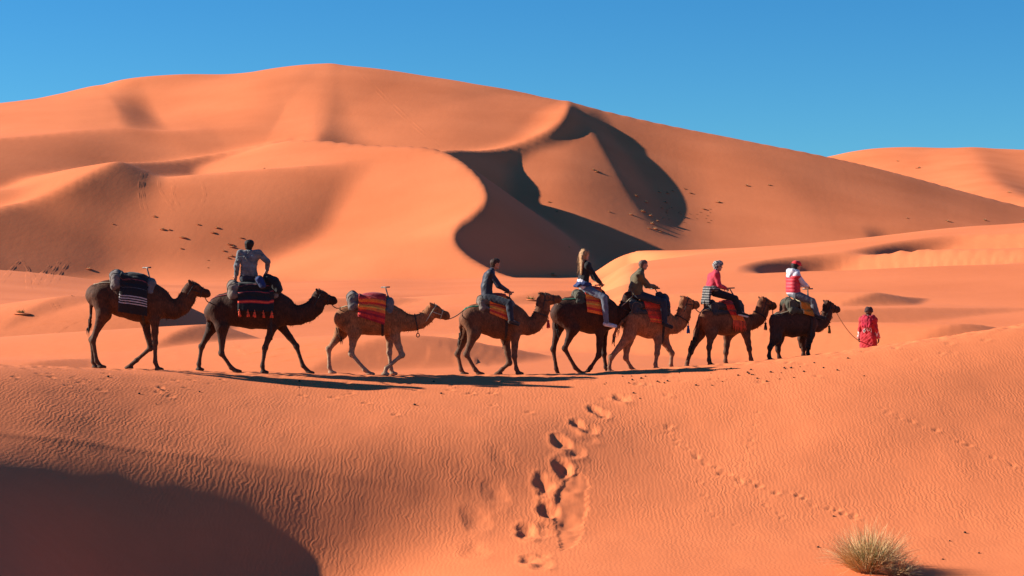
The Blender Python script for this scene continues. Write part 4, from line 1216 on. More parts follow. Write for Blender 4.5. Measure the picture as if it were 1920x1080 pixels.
drape(CAMELS[6], CAMELS[6].uf, [(345, 365), (440, 375), (525, 600), (408, 585)], ('z', [(0, RED), (.2, (.5, .06, .02)), (.24, RED), (.45, (.55, .09, .03)), (.5, RED), (.75, ORG)]), 'saddle_blanket', 'red saddle cloth with a long orange fringe on the reddish brown camel', 'blanket', BG, folds=0.008, fringe=(0.26, ORANGE_T), seed=17)
drape(CAMELS[7], CAMELS[7].uf, [(360, 395), (470, 400), (502, 582), (388, 552)], ('u', [(0, (.5, .42, .25)), (.07, (.62, .22, .025)), (.5, (.7, .28, .04)), (.93, (.55, .16, .025))]), 'saddle_blanket', 'yellow ochre saddle cloth on the leading camel', 'blanket', BG, folds=0.005, seed=18)

# ------------------------------------------------------------------ lead ropes
def rope(p, q, sag, label, r=0.012, mat=MAT_ROPE, mid=None):
    p, q = np.asarray(p), np.asarray(q)
    t = np.linspace(0, 1, 22)[:, None]
    P = p * (1 - t) + q * t
    P[:, 2] -= sag * 4 * (t * (1 - t))[:, 0]
    o = empty('lead_rope', p)
    VV, FF = join([tube(P - p, r, 6)])
    ob = mesh_np('rope', VV, FF, mat, o)
    tag(o, label, 'rope', 'ropes that tie the caravan together')
NAMES = ['last camel and the blanket with red tassels', 'grey denim rider and the tan camel', 'tan camel and the navy rider', 'navy rider and the fair haired woman', 'fair haired woman and the man in olive', 'man in olive and the red pullover rider', 'red pullover rider and the leading camel']
for i in range(7):
    a, b = CAMELS[i], CAMELS[i + 1]
    tl = b.P(*b.S['tail'][0]) + (0.0, -0.02, 0.06)
    rope(a.world(a.mouth), b.world(tl), 0.05, 'slack lead rope between the ' + NAMES[i])
# ------------------------------------------------------------------ people
SKIN = noisy('skin', (0.30, 0.135, 0.085), (0.42, 0.21, 0.14), 20, 0.55, 0.0006, spec=0.35)
SKIN_DARK = noisy('dark_skin', (0.07, 0.032, 0.02), (0.11, 0.055, 0.035), 20, 0.55, 0.0006, spec=0.35)
def lerp(a, b, t): return np.asarray(a) * (1 - t) + np.asarray(b) * t

class Person:
    """joints in a local frame; fwd is the way the chest faces, side its left"""
    def __init__(self, name, base, rz, fwd, label, cat='person', group=None, skin=None):
        self.root = empty(name, base, rz)
        tag(self.root, label, cat, group)
        fwd = np.array([fwd[0], fwd[1], 0.0]); self.fwd = fwd / np.linalg.norm(fwd)
        self.side = np.array([-self.fwd[1], self.fwd[0], 0])
        self.up = np.array([0, 0, 1.0])
        self.skin = skin or SKIN
    def field(self, pts, m=0.2, h=0.0105):
        p = np.array(pts)
        return Field(p.min(0) - m, p.max(0) + m, h)
    def torso(self, f, J, grow=0.0, top=True, k=0.04):
        for s in (-1, 0, 1):
            o = self.side * s
            w = self.fwd * (0.0)
            f.seg(J['pelvis'] + o * 0.085, J['waist'] + o * 0.068, 0.095 + grow, 0.09 + grow, k=k)
            if top: f.seg(J['waist'] + o * 0.068, J['chest'] + o * 0.085, 0.09 + grow, 0.10 + grow, k=k)
        if top:
            f.seg(J['shL'], J['shR'], 0.062 + grow, 0.062 + grow, k=k)
            for e in ('L', 'R'): f.seg(J['sh' + e], J['chest'] + self.side * (0.07 if e == 'L' else -0.07), 0.06 + grow, 0.09 + grow, k=k)
            f.seg(J['chest'], J['neck'], 0.085 + grow, 0.05 + grow * 0.6, k=k)
    def arm(self, f, J, e, r=(0.052, 0.042, 0.031), k=0.03):
        f.seg(J['sh' + e], J['el' + e], r[0], r[1], k=k); f.seg(J['el' + e], J['wr' + e], r[1], r[2], k=0.02)
    def leg(self, f, J, e, r=(0.088, 0.06, 0.042), k=0.035):
        f.seg(J['hip' + e], J['kn' + e], r[0], r[1], k=k); f.seg(J['kn' + e], lerp(J['kn' + e], J['an' + e], 0.35), r[1], (r[1] * 1.02), k=0.02)
        f.seg(lerp(J['kn' + e], J['an' + e], 0.35), J['an' + e], r[1] * 1.02, r[2], k=0.02)
    def head(self, f, hc, fw):
        """skull, jaw, nose, brow, ears; fw = way the face looks"""
        fw = np.asarray(fw, float); fw /= np.linalg.norm(fw)
        sd = np.array([-fw[1], fw[0], 0]); sd /= np.linalg.norm(sd); up = np.cross(fw, sd)
        H = lambda a, b, c: hc + fw * a + sd * b + up * c
        for b in (-0.018, 0.018):
            f.seg(H(-0.025, b, 0.02), H(0.03, b, 0.03), 0.078, 0.07, k=0.02)
        f.seg(H(0.02, 0, 0.0), H(0.045, 0, -0.085), 0.066, 0.04, k=0.03)
        for b in (-1, 1):
            f.seg(H(0.0, b * 0.03, -0.045), H(0.05, b * 0.018, -0.08), 0.045, 0.03, k=0.02)
            f.ball(H(-0.005, b * 0.078, -0.005), (0.02, 0.02, 0.03), 0.008)
            f.ball(H(0.092, b * 0.032, 0.012), (0.013, 0.013, 0.009), 0.0, cut=True)
        f.seg(H(0.085, 0, 0.01), H(0.105, 0, -0.03), 0.012, 0.017, k=0.012)
        f.seg(H(0.085, -0.02, -0.062), H(0.085, 0.02, -0.062), 0.011, 0.011, k=0.008)
        self.H = H
    def hand(self, f, wr, dirv, palm, e, curl=0.8, L=0.18):
        """palm, four unequal bent fingers, thumb from the side of the palm"""
        d = np.asarray(dirv, float); d /= np.linalg.norm(d)
        n = np.asarray(palm, float); n = n - d * (n @ d); n /= np.linalg.norm(n)     # the way the palm faces
        s = np.cross(n, d) * (1 if e == 'L' else -1)
        for b in (-0.026, -0.009, 0.009, 0.026):
            f.seg(wr + s * b * 0.7, wr + d * 0.085 + s * b, 0.017, 0.014, k=0.012)
        for b, l in ((-0.030, 0.068), (-0.010, 0.08), (0.010, 0.085), (0.030, 0.075)):
            p = wr + d * 0.088 + s * b
            for j in range(3):
                a = curl * (j + 0.6) * 0.8
                q = p + (d * math.cos(a) + n * math.sin(a)) * l * (0.42, 0.33, 0.25)[j]
                f.seg(p, q, 0.0098 - j * 0.0008, 0.0094 - j * 0.0008, k=0.003); p = q
        p = wr + d * 0.03 + s * 0.03
        q = p + (d * 0.55 + s * 0.6 + n * 0.4) * 0.045
        f.seg(p, q, 0.014, 0.0115, k=0.008); f.seg(q, q + (d * 0.6 + n * 0.75) * 0.032, 0.0115, 0.009, k=0.003)
    def emit(self, f, name, mat, parent=None, rough=0.0, scale=0.06, seed=0, it=1, attrs=None):
        if rough: f.rough(rough, scale, seed)
        V, Q = f.mesh()
        V = relax(V, Q, it, 0.4)
        return mesh_np(name, V, Q, mat, parent or self.root, attrs=attrs(V) if attrs else None)
    def body(self, J, hc, fw, hands, legs=True):
        f = self.field(list(J.values()) + [hc], 0.17, 0.0088)
        self.torso(f, J, -0.012)
        f.seg(J['neck'], hc + np.array([0, 0, -0.05]), 0.05, 0.048, k=0.02)
        self.head(f, hc, fw)
        for e in 'LR':
            self.arm(f, J, e)
            dv, pm, cu = hands[e]
            self.hand(f, J['wr' + e], dv, pm, e, cu)
            if legs:
                self.leg(f, J, e, (0.08, 0.054, 0.038))
                f.seg(J['an' + e], J['to' + e], 0.04, 0.03, k=0.02)
        return self.emit(f, 'body', self.skin)
    def shoes(self, J, mat, sole=None):
        for e in 'LR':
            a, t = J['an' + e], J['to' + e]
            v = (t - a); v /= np.linalg.norm(v)
            f = self.field([a, t], 0.12, 0.009)
            heel = a - v * 0.03 + np.array([0, 0, -0.035])
            f.seg(a + (0, 0, 0.0), heel, 0.055, 0.05, k=0.03)
            f.seg(heel, t, 0.05, 0.042, k=0.03)
            o = self.emit(f, 'shoe', mat)
            g = self.field([a, t], 0.12, 0.009)
            dn = np.array([0, 0, -0.034])
            for w in (-0.02, 0.02):
                lv = np.cross(v, (0, 0, 1.0)); lv /= np.linalg.norm(lv)
                g.seg(heel + dn + lv * w, t + dn * 0.8 + lv * w, 0.026, 0.024, k=0.02)
            self.emit(g, 'sole', sole or mat, o)

def rider_joints(c, S):
    P = c.P
    J = dict(pelvis=P(*S['pelvis']), waist=P(*S['waist']), chest=P(*S['chest']), neck=P(*S['neck']))
    hc = P(*S['head'])
    for e, sg in (('R', -1), ('L', 1)):
        J['sh' + e] = P(S['sh'][0], S['sh'][1], sg * 0.185)
        J['el' + e] = P(S['el'][0] - (0 if sg < 0 else 10), S['el'][1], sg * 0.235)
        h = P(S['hand'][0], S['hand'][1], sg * 0.055)
        J['wr' + e] = h + (J['el' + e] - h) / np.linalg.norm(J['el' + e] - h) * 0.085
        J['hip' + e] = P(S['hip'][0], S['hip'][1], sg * 0.13)
        J['kn' + e] = P(S['knee'][0], S['knee'][1], sg * 0.40)
        J['an' + e] = P(S['ankle'][0], S['ankle'][1], sg * 0.44)
        J['to' + e] = P(S['toe'][0], S['toe'][1], sg * 0.47)
    return J, hc

RG = 'riders on the camels'
def rider(c, S, label, jacket, trousers, shoe, sole, hairf, jr=0.022, fold=0.006, jacket_hem=0.0, face=(1, -0.15, -0.08), skin=None):
    J, hc = rider_joints(c, S)
    p = Person('person', c.base, c.psi, (1, 0), label, 'person', RG, skin)
    dv = {}
    for e in 'LR':
        d = J['wr' + e] - J['el' + e]
        dv[e] = (d, (0.3, 0, -1.0), 0.9)
    p.body(J, hc, face, dv)
    f = p.field([J[k] for k in ('pelvis', 'hipL', 'hipR', 'knL', 'knR', 'anL', 'anR')], 0.2, 0.011)
    for s in (-1, 0, 1): f.seg(J['pelvis'] + p.side * s * 0.085, J['pelvis'] + p.side * s * 0.085 + (0, 0, 0.06), 0.108, 0.1, k=0.04)
    for e in 'LR': p.leg(f, J, e, (0.108, 0.078, 0.062))
    p.emit(f, 'trousers', trousers, rough=fold * 0.7, seed=c.S['seed'])
    p.shoes(J, shoe, sole)
    if jacket:
        f = p.field([J[k] for k in ('pelvis', 'waist', 'chest', 'neck', 'shL', 'shR', 'elL', 'elR', 'wrL', 'wrR')], 0.2, 0.011)
        p.torso(f, J, jr)
        for e in 'LR': p.arm(f, J, e, (0.075, 0.06, 0.047))
        f.below(J['pelvis'][2] - 0.03 + jacket_hem)
        p.emit(f, 'jacket', jacket, rough=fold, scale=0.07, seed=c.S['seed'] + 30)
    hairf(p, J, hc)
    return p, J, hc

def short_hair(mat, back=0.09, crown=0.085, strands_n=0, length=0.05):
    def go(p, J, hc):
        H = p.H
        f = p.field([H(-0.1, -0.1, -0.1), H(0.1, 0.1, 0.14)], 0.04, 0.009)
        for b in (-0.02, 0.02):
            f.seg(H(-0.03, b, 0.03), H(0.025, b, 0.05), crown + 0.004, crown - 0.008, k=0.02)
            f.seg(H(-0.04, b, 0.02), H(-0.045, b, -0.045), back - 0.008, back - 0.03, k=0.02)
        f.ball(H(0.105, 0, -0.04), (0.075, 0.11, 0.085), 0, cut=True)
        p.emit(f, 'hair', mat, rough=0.006, scale=0.025, seed=4)
    return go

def tied_at_waist(p, J, mat, mat2=None, drop=0.34, name='tied_jacket'):
    """a jacket knotted round the hips, its body hanging behind"""
    w = lerp(J['pelvis'], J['waist'], 0.4)
    f = p.field([w - (0.3, 0.2, drop), w + (0.2, 0.2, 0.1)], 0.12, 0.011)
    for k in range(24):
        a, b = 2 * math.pi * k / 24, 2 * math.pi * (k + 1) / 24
        q = lambda t: w + p.fwd * 0.125 * math.cos(t) + p.side * 0.2 * math.sin(t) + np.array([0, 0, -0.02 * math.cos(t)])
        f.seg(q(a), q(b), 0.05, 0.05, k=0.02)
    for s in np.linspace(-0.15, 0.15, 6):
        f.seg(w - p.fwd * 0.13 + p.side * s, w - p.fwd * 0.20 + p.side * s * 1.15 - np.array([0, 0, drop]), 0.045, 0.028, k=0.025)
    for s in (-0.06, 0.05):
        f.seg(w + p.fwd * 0.15, w + p.fwd * 0.2 + p.side * s - np.array([0, 0, 0.2]), 0.034, 0.024, k=0.02)
    return p.emit(f, name, mat, rough=0.008, scale=0.05, seed=8)

def striped_mat(name, c0, c1, n=26.0, axis=2):
    m, nt, b = nodes_of(name)
    N, L = nt.nodes.new, nt.links.new
    b.inputs['Roughness'].default_value = 0.85
    tc = N('ShaderNodeTexCoord'); sx = N('ShaderNodeSeparateXYZ'); L(tc.outputs['Object'], sx.inputs[0])
    mu = N('ShaderNodeMath'); mu.operation = 'MULTIPLY'; mu.inputs[1].default_value = n; L(sx.outputs[axis], mu.inputs[0])
    fr = N('ShaderNodeMath'); fr.operation = 'FRACT'; L(mu.outputs[0], fr.inputs[0])
    r = N('ShaderNodeValToRGB'); r.color_ramp.interpolation = 'CONSTANT'
    r.color_ramp.elements[0].color = (*c0, 1); r.color_ramp.elements[1].position = 0.66; r.color_ramp.elements[1].color = (*c1, 1)
    L(fr.outputs[0], r.inputs[0]); L(r.outputs[0], b.inputs['Base Color'])
    return m

def spotted_mat(name, c0, c1, scale=28.0):
    m, nt, b = nodes_of(name)
    N, L = nt.nodes.new, nt.links.new
    b.inputs['Roughness'].default_value = 0.85
    tc = N('ShaderNodeTexCoord'); v = N('ShaderNodeTexNoise'); v.inputs['Scale'].default_value = scale; v.inputs['Detail'].default_value = 2
    L(tc.outputs['Object'], v.inputs['Vector'])
    r = N('ShaderNodeValToRGB'); r.color_ramp.elements[0].position = 0.46; r.color_ramp.elements[1].position = 0.54
    r.color_ramp.elements[0].color = (*c0, 1); r.color_ramp.elements[1].color = (*c1, 1)
    L(v.outputs[0], r.inputs[0]); L(r.outputs[0], b.inputs['Base Color'])
    return m

DENIM = cloth('dark_denim', (0.016, 0.02, 0.032)); GREYDENIM = cloth('grey_denim', (0.115, 0.122, 0.125), 0.4, 9); BLUEJEAN = cloth('pale_jeans', (0.11, 0.125, 0.16))
NAVY = cloth('navy_nylon', (0.009, 0.012, 0.026), 0.3, 8, 0.6); BLACKC = cloth('black_cloth', (0.008, 0.008, 0.009)); OLIVE = cloth('olive_cloth', (0.085, 0.062, 0.028), 0.2, 8)
REDC = cloth('red_pullover', (0.42, 0.022, 0.045)); WHITEC = cloth('white_cloth', (0.5, 0.48, 0.52), 0.2); VEST = cloth('red_vest', (0.45, 0.018, 0.035), 0.2, 8, 0.6)
GREYC = cloth('grey_trousers', (0.10, 0.105, 0.12)); SHOE_D = cloth('dark_shoe', (0.015, 0.013, 0.013)); SHOE_W = cloth('pale_shoe', (0.42, 0.42, 0.45)); SOLE_W = cloth('white_sole', (0.55, 0.52, 0.5)); SHOE_B = cloth('brown_shoe', (0.06, 0.04, 0.03))
H_BROWN = hair('rider_brown_hair', (0.035, 0.016, 0.009)); H_BLACK = hair('rider_black_hair', (0.012, 0.009, 0.008)); H_BLOND = hair('fair_hair', (0.27, 0.145, 0.065)); H_GREY = hair('grey_hair', (0.10, 0.06, 0.045))
ROYAL = cloth('royal_blue_cloth', (0.010, 0.025, 0.10))

# rider in navy (fourth camel)
rider(CAMELS[3], dict(head=(392, 108), neck=(366, 158), chest=(338, 218), waist=(318, 300), pelvis=(322, 362), sh=(352, 188), el=(425, 290), hand=(515, 342), hip=(332, 378), knee=(505, 432), ankle=(522, 572), toe=(582, 600)),
      'rider with brown hair in a navy jacket and dark trousers', NAVY, DENIM, SHOE_B, SHOE_D, short_hair(H_BROWN), jr=0.03)
# woman with long fair hair (fifth camel)
def long_hair(p, J, hc):
    H = p.H
    short_hair(H_BLOND)(p, J, hc)
    rng = np.random.default_rng(5)
    f = p.field([H(-0.12, -0.12, -0.55), H(0.05, 0.12, 0.15)], 0.06, 0.011)
    for b in np.linspace(-0.075, 0.075, 6):
        P_ = [H(-0.03, b * 0.7, 0.10), H(-0.10, b, 0.0), H(-0.125, b * 1.25, -0.16), H(-0.16, b * 1.35, -0.32), H(-0.155, b * 1.15, -0.47)]
        f.chain([(*q, r, 1) for q, r in zip(P_, (0.045, 0.045, 0.046, 0.042, 0.018))], 0.03)
    o = p.emit(f, 'long_hair', H_BLOND, rough=0.009, scale=0.03, seed=3)
    rt = [H(-0.10 + rng.normal(0, 0.01), rng.uniform(-0.1, 0.1), rng.uniform(-0.3, 0.05)) for _ in range(90)]
    VV, FF = strands(rt, [p.up * -1 - p.fwd * 0.25] * 90, 0.26, 0.008, rng, 0.4, 4, 0.08)
    tag(mesh_np('locks', VV, FF, H_BLOND, o), kind='stuff')
p5, J5, h5 = rider(CAMELS[4], dict(head=(324, 98), neck=(326, 148), chest=(328, 212), waist=(312, 292), pelvis=(322, 352), sh=(345, 180), el=(405, 275), hand=(458, 328), hip=(345, 372), knee=(472, 432), ankle=(490, 632), toe=(562, 658)),
      'woman with long fair hair, black jacket and pale jeans riding the black camel', BLACKC, BLUEJEAN, SHOE_W, SOLE_W, long_hair, jacket_hem=0.10, face=(0.95, 0.3, 0.0))
tied_at_waist(p5, J5, ROYAL, drop=0.05)
f = p5.field([J5['pelvis'], J5['waist']], 0.2, 0.011)
for s in (-1, 0, 1): f.seg(J5['pelvis'] + p5.side * s * 0.085 - p5.fwd * 0.03 + (0, 0, 0.03), lerp(J5['pelvis'], J5['waist'], 0.75) + p5.side * s * 0.075 - p5.fwd * 0.03, 0.118, 0.112, k=0.04)
p5.emit(f, 'shirt', WHITEC, rough=0.006, seed=2)
# man in olive (sixth camel)
rider(CAMELS[5], dict(head=(358, 100), neck=(338, 150), chest=(304, 222), waist=(288, 300), pelvis=(300, 355), sh=(322, 192), el=(402, 285), hand=(474, 292), hip=(330, 368), knee=(528, 428), ankle=(540, 608), toe=(600, 645)),
      'man with short greying hair in an olive jacket and dark trousers', OLIVE, DENIM, SHOE_D, SHOE_D, short_hair(H_GREY, 0.085, 0.08), jr=0.045, fold=0.008, face=(1, -0.3, -0.05))
# rider in the red pullover (seventh camel)
def scarf_head(p, J, hc):
    H = p.H
    f = p.field([H(-0.13, -0.13, -0.13), H(0.13, 0.13, 0.16)], 0.04, 0.0095)
    for b in (-0.02, 0.02):
        f.seg(H(-0.035, b, 0.035), H(0.03, b, 0.055), 0.096, 0.086, k=0.02)
        f.seg(H(-0.045, b, 0.02), H(-0.05, b, -0.05), 0.085, 0.055, k=0.02)
    f.ball(H(0.12, 0, -0.045), (0.075, 0.12, 0.09), 0, cut=True)
    p.emit(f, 'headscarf', spotted_mat('patterned_scarf', (0.03, 0.03, 0.035), (0.34, 0.32, 0.3)), rough=0.008, scale=0.03, seed=5)
p7, J7, h7 = rider(CAMELS[6], dict(head=(324, 92), neck=(308, 136), chest=(284, 196), waist=(266, 268), pelvis=(270, 322), sh=(302, 168), el=(326, 268), hand=(408, 302), hip=(300, 336), knee=(472, 388), ankle=(512, 512), toe=(585, 545)),
      'rider in a red pullover with patterned headscarf and a striped jacket tied at the waist', REDC, BLACKC, SHOE_D, SOLE_W, scarf_head, jr=0.02)
tied_at_waist(p7, J7, striped_mat('striped_wool', (0.022, 0.022, 0.024), (0.22, 0.2, 0.18), 16.0), drop=0.36)
# rider in white hood and red vest (eighth camel)
def cap_head(p, J, hc):
    H = p.H
    short_hair(H_BLACK, 0.10, 0.08)(p, J, hc)
    f = p.field([H(-0.13, -0.13, -0.05), H(0.15, 0.13, 0.17)], 0.04, 0.0095)
    for b in (-0.02, 0.02): f.seg(H(-0.03, b, 0.062), H(0.03, b, 0.066), 0.088, 0.08, k=0.02)
    f.ball(H(0.0, 0, -0.075), (0.2, 0.2, 0.11), 0, cut=True)
    f.ball(H(0.10, 0, 0.045), (0.06, 0.06, 0.012), 0.01)
    p.emit(f, 'cap', cloth('red_cap', (0.5, 0.015, 0.02)), rough=0.003)
    # hood lying on the shoulders
    f = p.field([J['neck'] - 0.2, J['neck'] + 0.2], 0.1, 0.011)
    n = J['neck']
    for k in range(16):
        a, b = 2 * math.pi * k / 16, 2 * math.pi * (k + 1) / 16
        q = lambda t: n + p.fwd * (0.10 * math.cos(t) - 0.04) + p.side * 0.14 * math.sin(t) + np.array([0, 0, -0.01 - 0.02 * math.cos(t)])
        f.seg(q(a), q(b), 0.048, 0.048, k=0.03)
    for s in (-0.07, 0, 0.07): f.seg(n - p.fwd * 0.11 + p.side * s, n - p.fwd * 0.16 + p.side * s * 0.7 - (0, 0, 0.12), 0.06, 0.045, k=0.04)
    p.emit(f, 'hood', WHITEC, rough=0.006)
p8, J8, h8 = rider(CAMELS[7], dict(head=(378, 102), neck=(358, 146), chest=(348, 212), waist=(344, 302), pelvis=(346, 358), sh=(372, 182), el=(452, 278), hand=(498, 296), hip=(372, 374), knee=(518, 432), ankle=(568, 562), toe=(640, 600)),
      'rider in a red cap, white hood and red padded vest on the leading camel', WHITEC, GREYC, SHOE_D, SHOE_D, cap_head, jr=0.02, face=(1, -0.2, -0.12))
f = p8.field([J8['pelvis'], J8['waist'], J8['chest'], J8['shL'], J8['shR']], 0.2, 0.011)
p8.torso(f, J8, 0.036)
f.above(J8['shL'][2] - 0.02); f.below(J8['pelvis'][2] + 0.015)
Z = f.ax[2][None, None, :]
f.D = f.D - (0.010 * np.abs(np.sin(Z * math.pi / 0.085))).astype(np.float32)
p8.emit(f, 'vest', VEST)
f = p8.field([J8['pelvis'], J8['waist']], 0.2, 0.011)
for s in (-1, 0, 1): f.seg(J8['pelvis'] + p8.side * s * 0.085 + (0, 0, 0.0), J8['pelvis'] + p8.side * s * 0.085 + (0, 0, 0.03), 0.125, 0.122, k=0.04)
f.below(J8['pelvis'][2] - 0.01); f.above(J8['pelvis'][2] + 0.035)
p8.emit(f, 'vest_hem', WHITEC)

# man in grey denim, sitting sideways with his back to the lens (second camel)
c = CAMELS[1]
p2 = Person('person', c.base, c.psi, (0, 1), 'dark haired man in a grey denim jacket sitting with his back turned', 'person', RG)
P = c.P
J = dict(pelvis=P(430, 322, -0.02), waist=P(430, 255, -0.04), chest=P(432, 178, -0.02), neck=P(432, 128, 0.0))
J['shL'], J['shR'] = P(366, 142, -0.02), P(502, 140, -0.02)
J['elL'], J['elR'] = P(342, 232, -0.10), P(572, 205, -0.05)
J['wrL'], J['wrR'] = P(334, 302, -0.02), P(562, 262, 0.06)
J['hipL'], J['hipR'] = P(395, 335, 0.02), P(465, 335, 0.02)
J['knL'], J['knR'] = P(390, 345, 0.46), P(490, 345, 0.46)
J['anL'], J['anR'] = P(395, 500, 0.52), P(500, 500, 0.52)
J['toL'], J['toR'] = P(395, 530, 0.68), P(505, 530, 0.68)
hc = P(432, 78, 0.02)
p2.body(J, hc, (0.25, 1, -0.05), {'L': (P(326, 340, 0) - P(334, 302, 0), (0, 1, -0.3), 0.5), 'R': (P(552, 290, 0.06) - P(562, 262, 0.06), (-0.6, 0.5, -0.6), 0.8)})
f = p2.field([J[k] for k in ('pelvis', 'hipL', 'hipR', 'knL', 'knR', 'anL', 'anR')], 0.2, 0.011)
for s in (-1, 0, 1): f.seg(J['pelvis'] + p2.side * s * 0.1, J['pelvis'] + p2.side * s * 0.09 + (0, 0, 0.07), 0.118, 0.105, k=0.04)
for e in 'LR': p2.leg(f, J, e, (0.108, 0.078, 0.062))
p2.emit(f, 'trousers', DENIM, rough=0.005)
p2.shoes(J, SHOE_D, SHOE_D)
f = p2.field([J[k] for k in ('pelvis', 'waist', 'chest', 'neck', 'shL', 'shR', 'elL', 'elR', 'wrL', 'wrR')], 0.2, 0.011)
p2.torso(f, J, 0.02)
for e in 'LR': p2.arm(f, J, e, (0.075, 0.06, 0.047))
f.below(J['pelvis'][2] + 0.035)
p2.emit(f, 'jacket', GREYDENIM, rough=0.011, scale=0.05, seed=77)
short_hair(H_BLACK, 0.095, 0.086)(p2, J, hc)
# bags tied to that saddle and to the sixth
def bag(c, name, pts, r, mat, label, cat='bag', grp=None):
    o = empty(name, c.base, c.psi)
    q = np.array([c.P(*p) for p in pts])
    f = Field(q.min(0) - 0.3, q.max(0) + 0.3, 0.013)
    for a, b in zip(q[:-1], q[1:]): f.seg(a, b, r, r * 0.92, k=0.05)
    f.rough(0.012, 0.07, 6)
    V, Q = f.mesh()
    mesh_np('sack', V, Q, mat, o)
    R_ = ring(f, (q[0] + q[-1]) / 2, np.array([1.0, 0, 0]), np.array([0, 0, 1.0]), 0.004, 24, 0.4)
    VV, FF = join([tube(R_, 0.012, 6, False)])
    mesh_np('strap', VV, FF, MAT_STRAP, o)
    tag(o, label, cat, grp)
bag(CAMELS[1], 'shoulder_bag', [(520, 335, -0.36), (545, 375, -0.37)], 0.085, ROYAL, 'royal blue cloth bag on the saddle right of the man in grey denim')
bag(CAMELS[1], 'saddle_bag', [(575, 330, -0.18), (625, 355, -0.2), (655, 410, -0.24)], 0.11, BLACKC, 'black saddle bag in front of the man in grey denim')
bag(CAMELS[5], 'saddle_bag', [(500, 372, -0.06), (545, 400, -0.12), (565, 455, -0.2)], 0.095, NAVY, 'dark blue bundle in front of the knees of the man in olive')

# ------------------------------------------------------------------ the guide on foot
gx = at(1628, 690, 56.6)
gz = float(height(np.array([gx[0]]), np.array([gx[1]]))[0])
GH = 1.76
fwdg = np.array([0.55, 0.83, 0]); fwdg /= np.linalg.norm(fwdg)
pg = Person('person', (gx[0], gx[1], gz), 0.0, fwdg, 'guide on foot in a red robe and scarf leading the caravan', 'person', None, SKIN_DARK)
sd = pg.side
def G3(f_, s_, z_): return fwdg * f_ + sd * s_ + np.array([0, 0, z_])
J = dict(pelvis=G3(0, 0, 0.95), waist=G3(0, 0, 1.10), chest=G3(0.0, 0, 1.30), neck=G3(0, 0, 1.47), shL=G3(0, 0.18, 1.42), shR=G3(0, -0.18, 1.42), elL=G3(-0.03, 0.23, 1.14), elR=G3(-0.02, -0.24, 1.14), wrL=G3(0.02, 0.29, 0.92), wrR=G3(0.05, -0.28, 0.92),
         hipL=G3(0, 0.1, 0.9), hipR=G3(0, -0.1, 0.9), knL=G3(0.08, 0.1, 0.5), knR=G3(-0.05, -0.1, 0.5), anL=G3(0.16, 0.1, 0.09), anR=G3(-0.22, -0.1, 0.12), toL=G3(0.31, 0.1, 0.04), toR=G3(-0.08, -0.1, 0.04))
hc = G3(0.03, 0, 1.63)
pg.body(J, hc, fwdg + (0, 0, -0.05), {'L': ((0.02, 0, -1), -sd, 1.3), 'R': ((0.02, 0.02, -1), sd, 0.6)})
ROBE = cloth('red_robe', (0.36, 0.016, 0.024), 0.22, 6); SCARF = cloth('crimson_scarf', (0.33, 0.006, 0.028), 0.25, 9)
f = pg.field(list(J.values()), 0.25, 0.012)
pg.torso(f, J, 0.025)
for s in np.linspace(-0.11, 0.11, 4):
    f.seg(J['pelvis'] + sd * s, G3(0.02, s * 1.3, 0.28), 0.12, 0.135, k=0.06)
for e in 'LR': f.seg(J['sh' + e], J['el' + e], 0.07, 0.066, k=0.03)
f.below(0.24)
pg.emit(f, 'robe', ROBE, rough=0.014, scale=0.09, seed=21)
SLEEVE = spotted_mat('patterned_sleeve', (0.42, 0.03, 0.04), (0.6, 0.5, 0.48), 22)
for e in 'LR':
    f = pg.field([J['el' + e], J['wr' + e]], 0.15, 0.011)
    f.seg(lerp(J['el' + e], J['sh' + e], 0.1), lerp(J['el' + e], J['wr' + e], 0.93), 0.06, 0.052, k=0.02)
    pg.emit(f, 'sleeve', SLEEVE, rough=0.006)
f = pg.field([J['neck'] - 0.3, J['neck'] + 0.2], 0.1, 0.011)
for k in range(20):
    a, b = 2 * math.pi * k / 20, 2 * math.pi * (k + 1) / 20
    for (rz, rr, rad) in ((0.02, 0.10, 0.05), (-0.06, 0.14, 0.055)):
        q = lambda t: J['neck'] + fwdg * rr * math.cos(t) + sd * (rr + 0.03) * math.sin(t) + np.array([0, 0, rz + 0.02 * math.sin(3 * t)])
        f.seg(q(a), q(b), rad, rad, k=0.025)
for s in np.linspace(-0.10, 0.08, 4):
    f.seg(J['neck'] - fwdg * 0.13 + sd * s - (0, 0, 0.05), J['neck'] - fwdg * 0.19 + sd * s * 1.1 - (0, 0, 0.24), 0.05, 0.03, k=0.03)
pg.emit(f, 'scarf', SCARF, rough=0.012, scale=0.05, seed=23)
f = pg.field([hc - 0.15, hc + 0.18], 0.05, 0.01)
H = pg.H
for k in range(18):
    a, b = 2 * math.pi * k / 18, 2 * math.pi * (k + 1) / 18
    for (z_, rr, rad) in ((0.035, 0.085, 0.035), (0.075, 0.075, 0.036), (0.105, 0.05, 0.034)):
        q = lambda t: H(-0.01 + rr * math.cos(t), rr * math.sin(t), z_ + 0.012 * math.sin(2 * t + z_ * 30))
        f.seg(q(a), q(b), rad, rad, k=0.012)
f.ball(H(0, 0, 0.09), (0.09, 0.09, 0.06), 0.02)
pg.emit(f, 'turban', cloth('dark_turban', (0.03, 0.012, 0.012)), rough=0.006, scale=0.03)
pg.shoes(J, SHOE_B, SHOE_D)
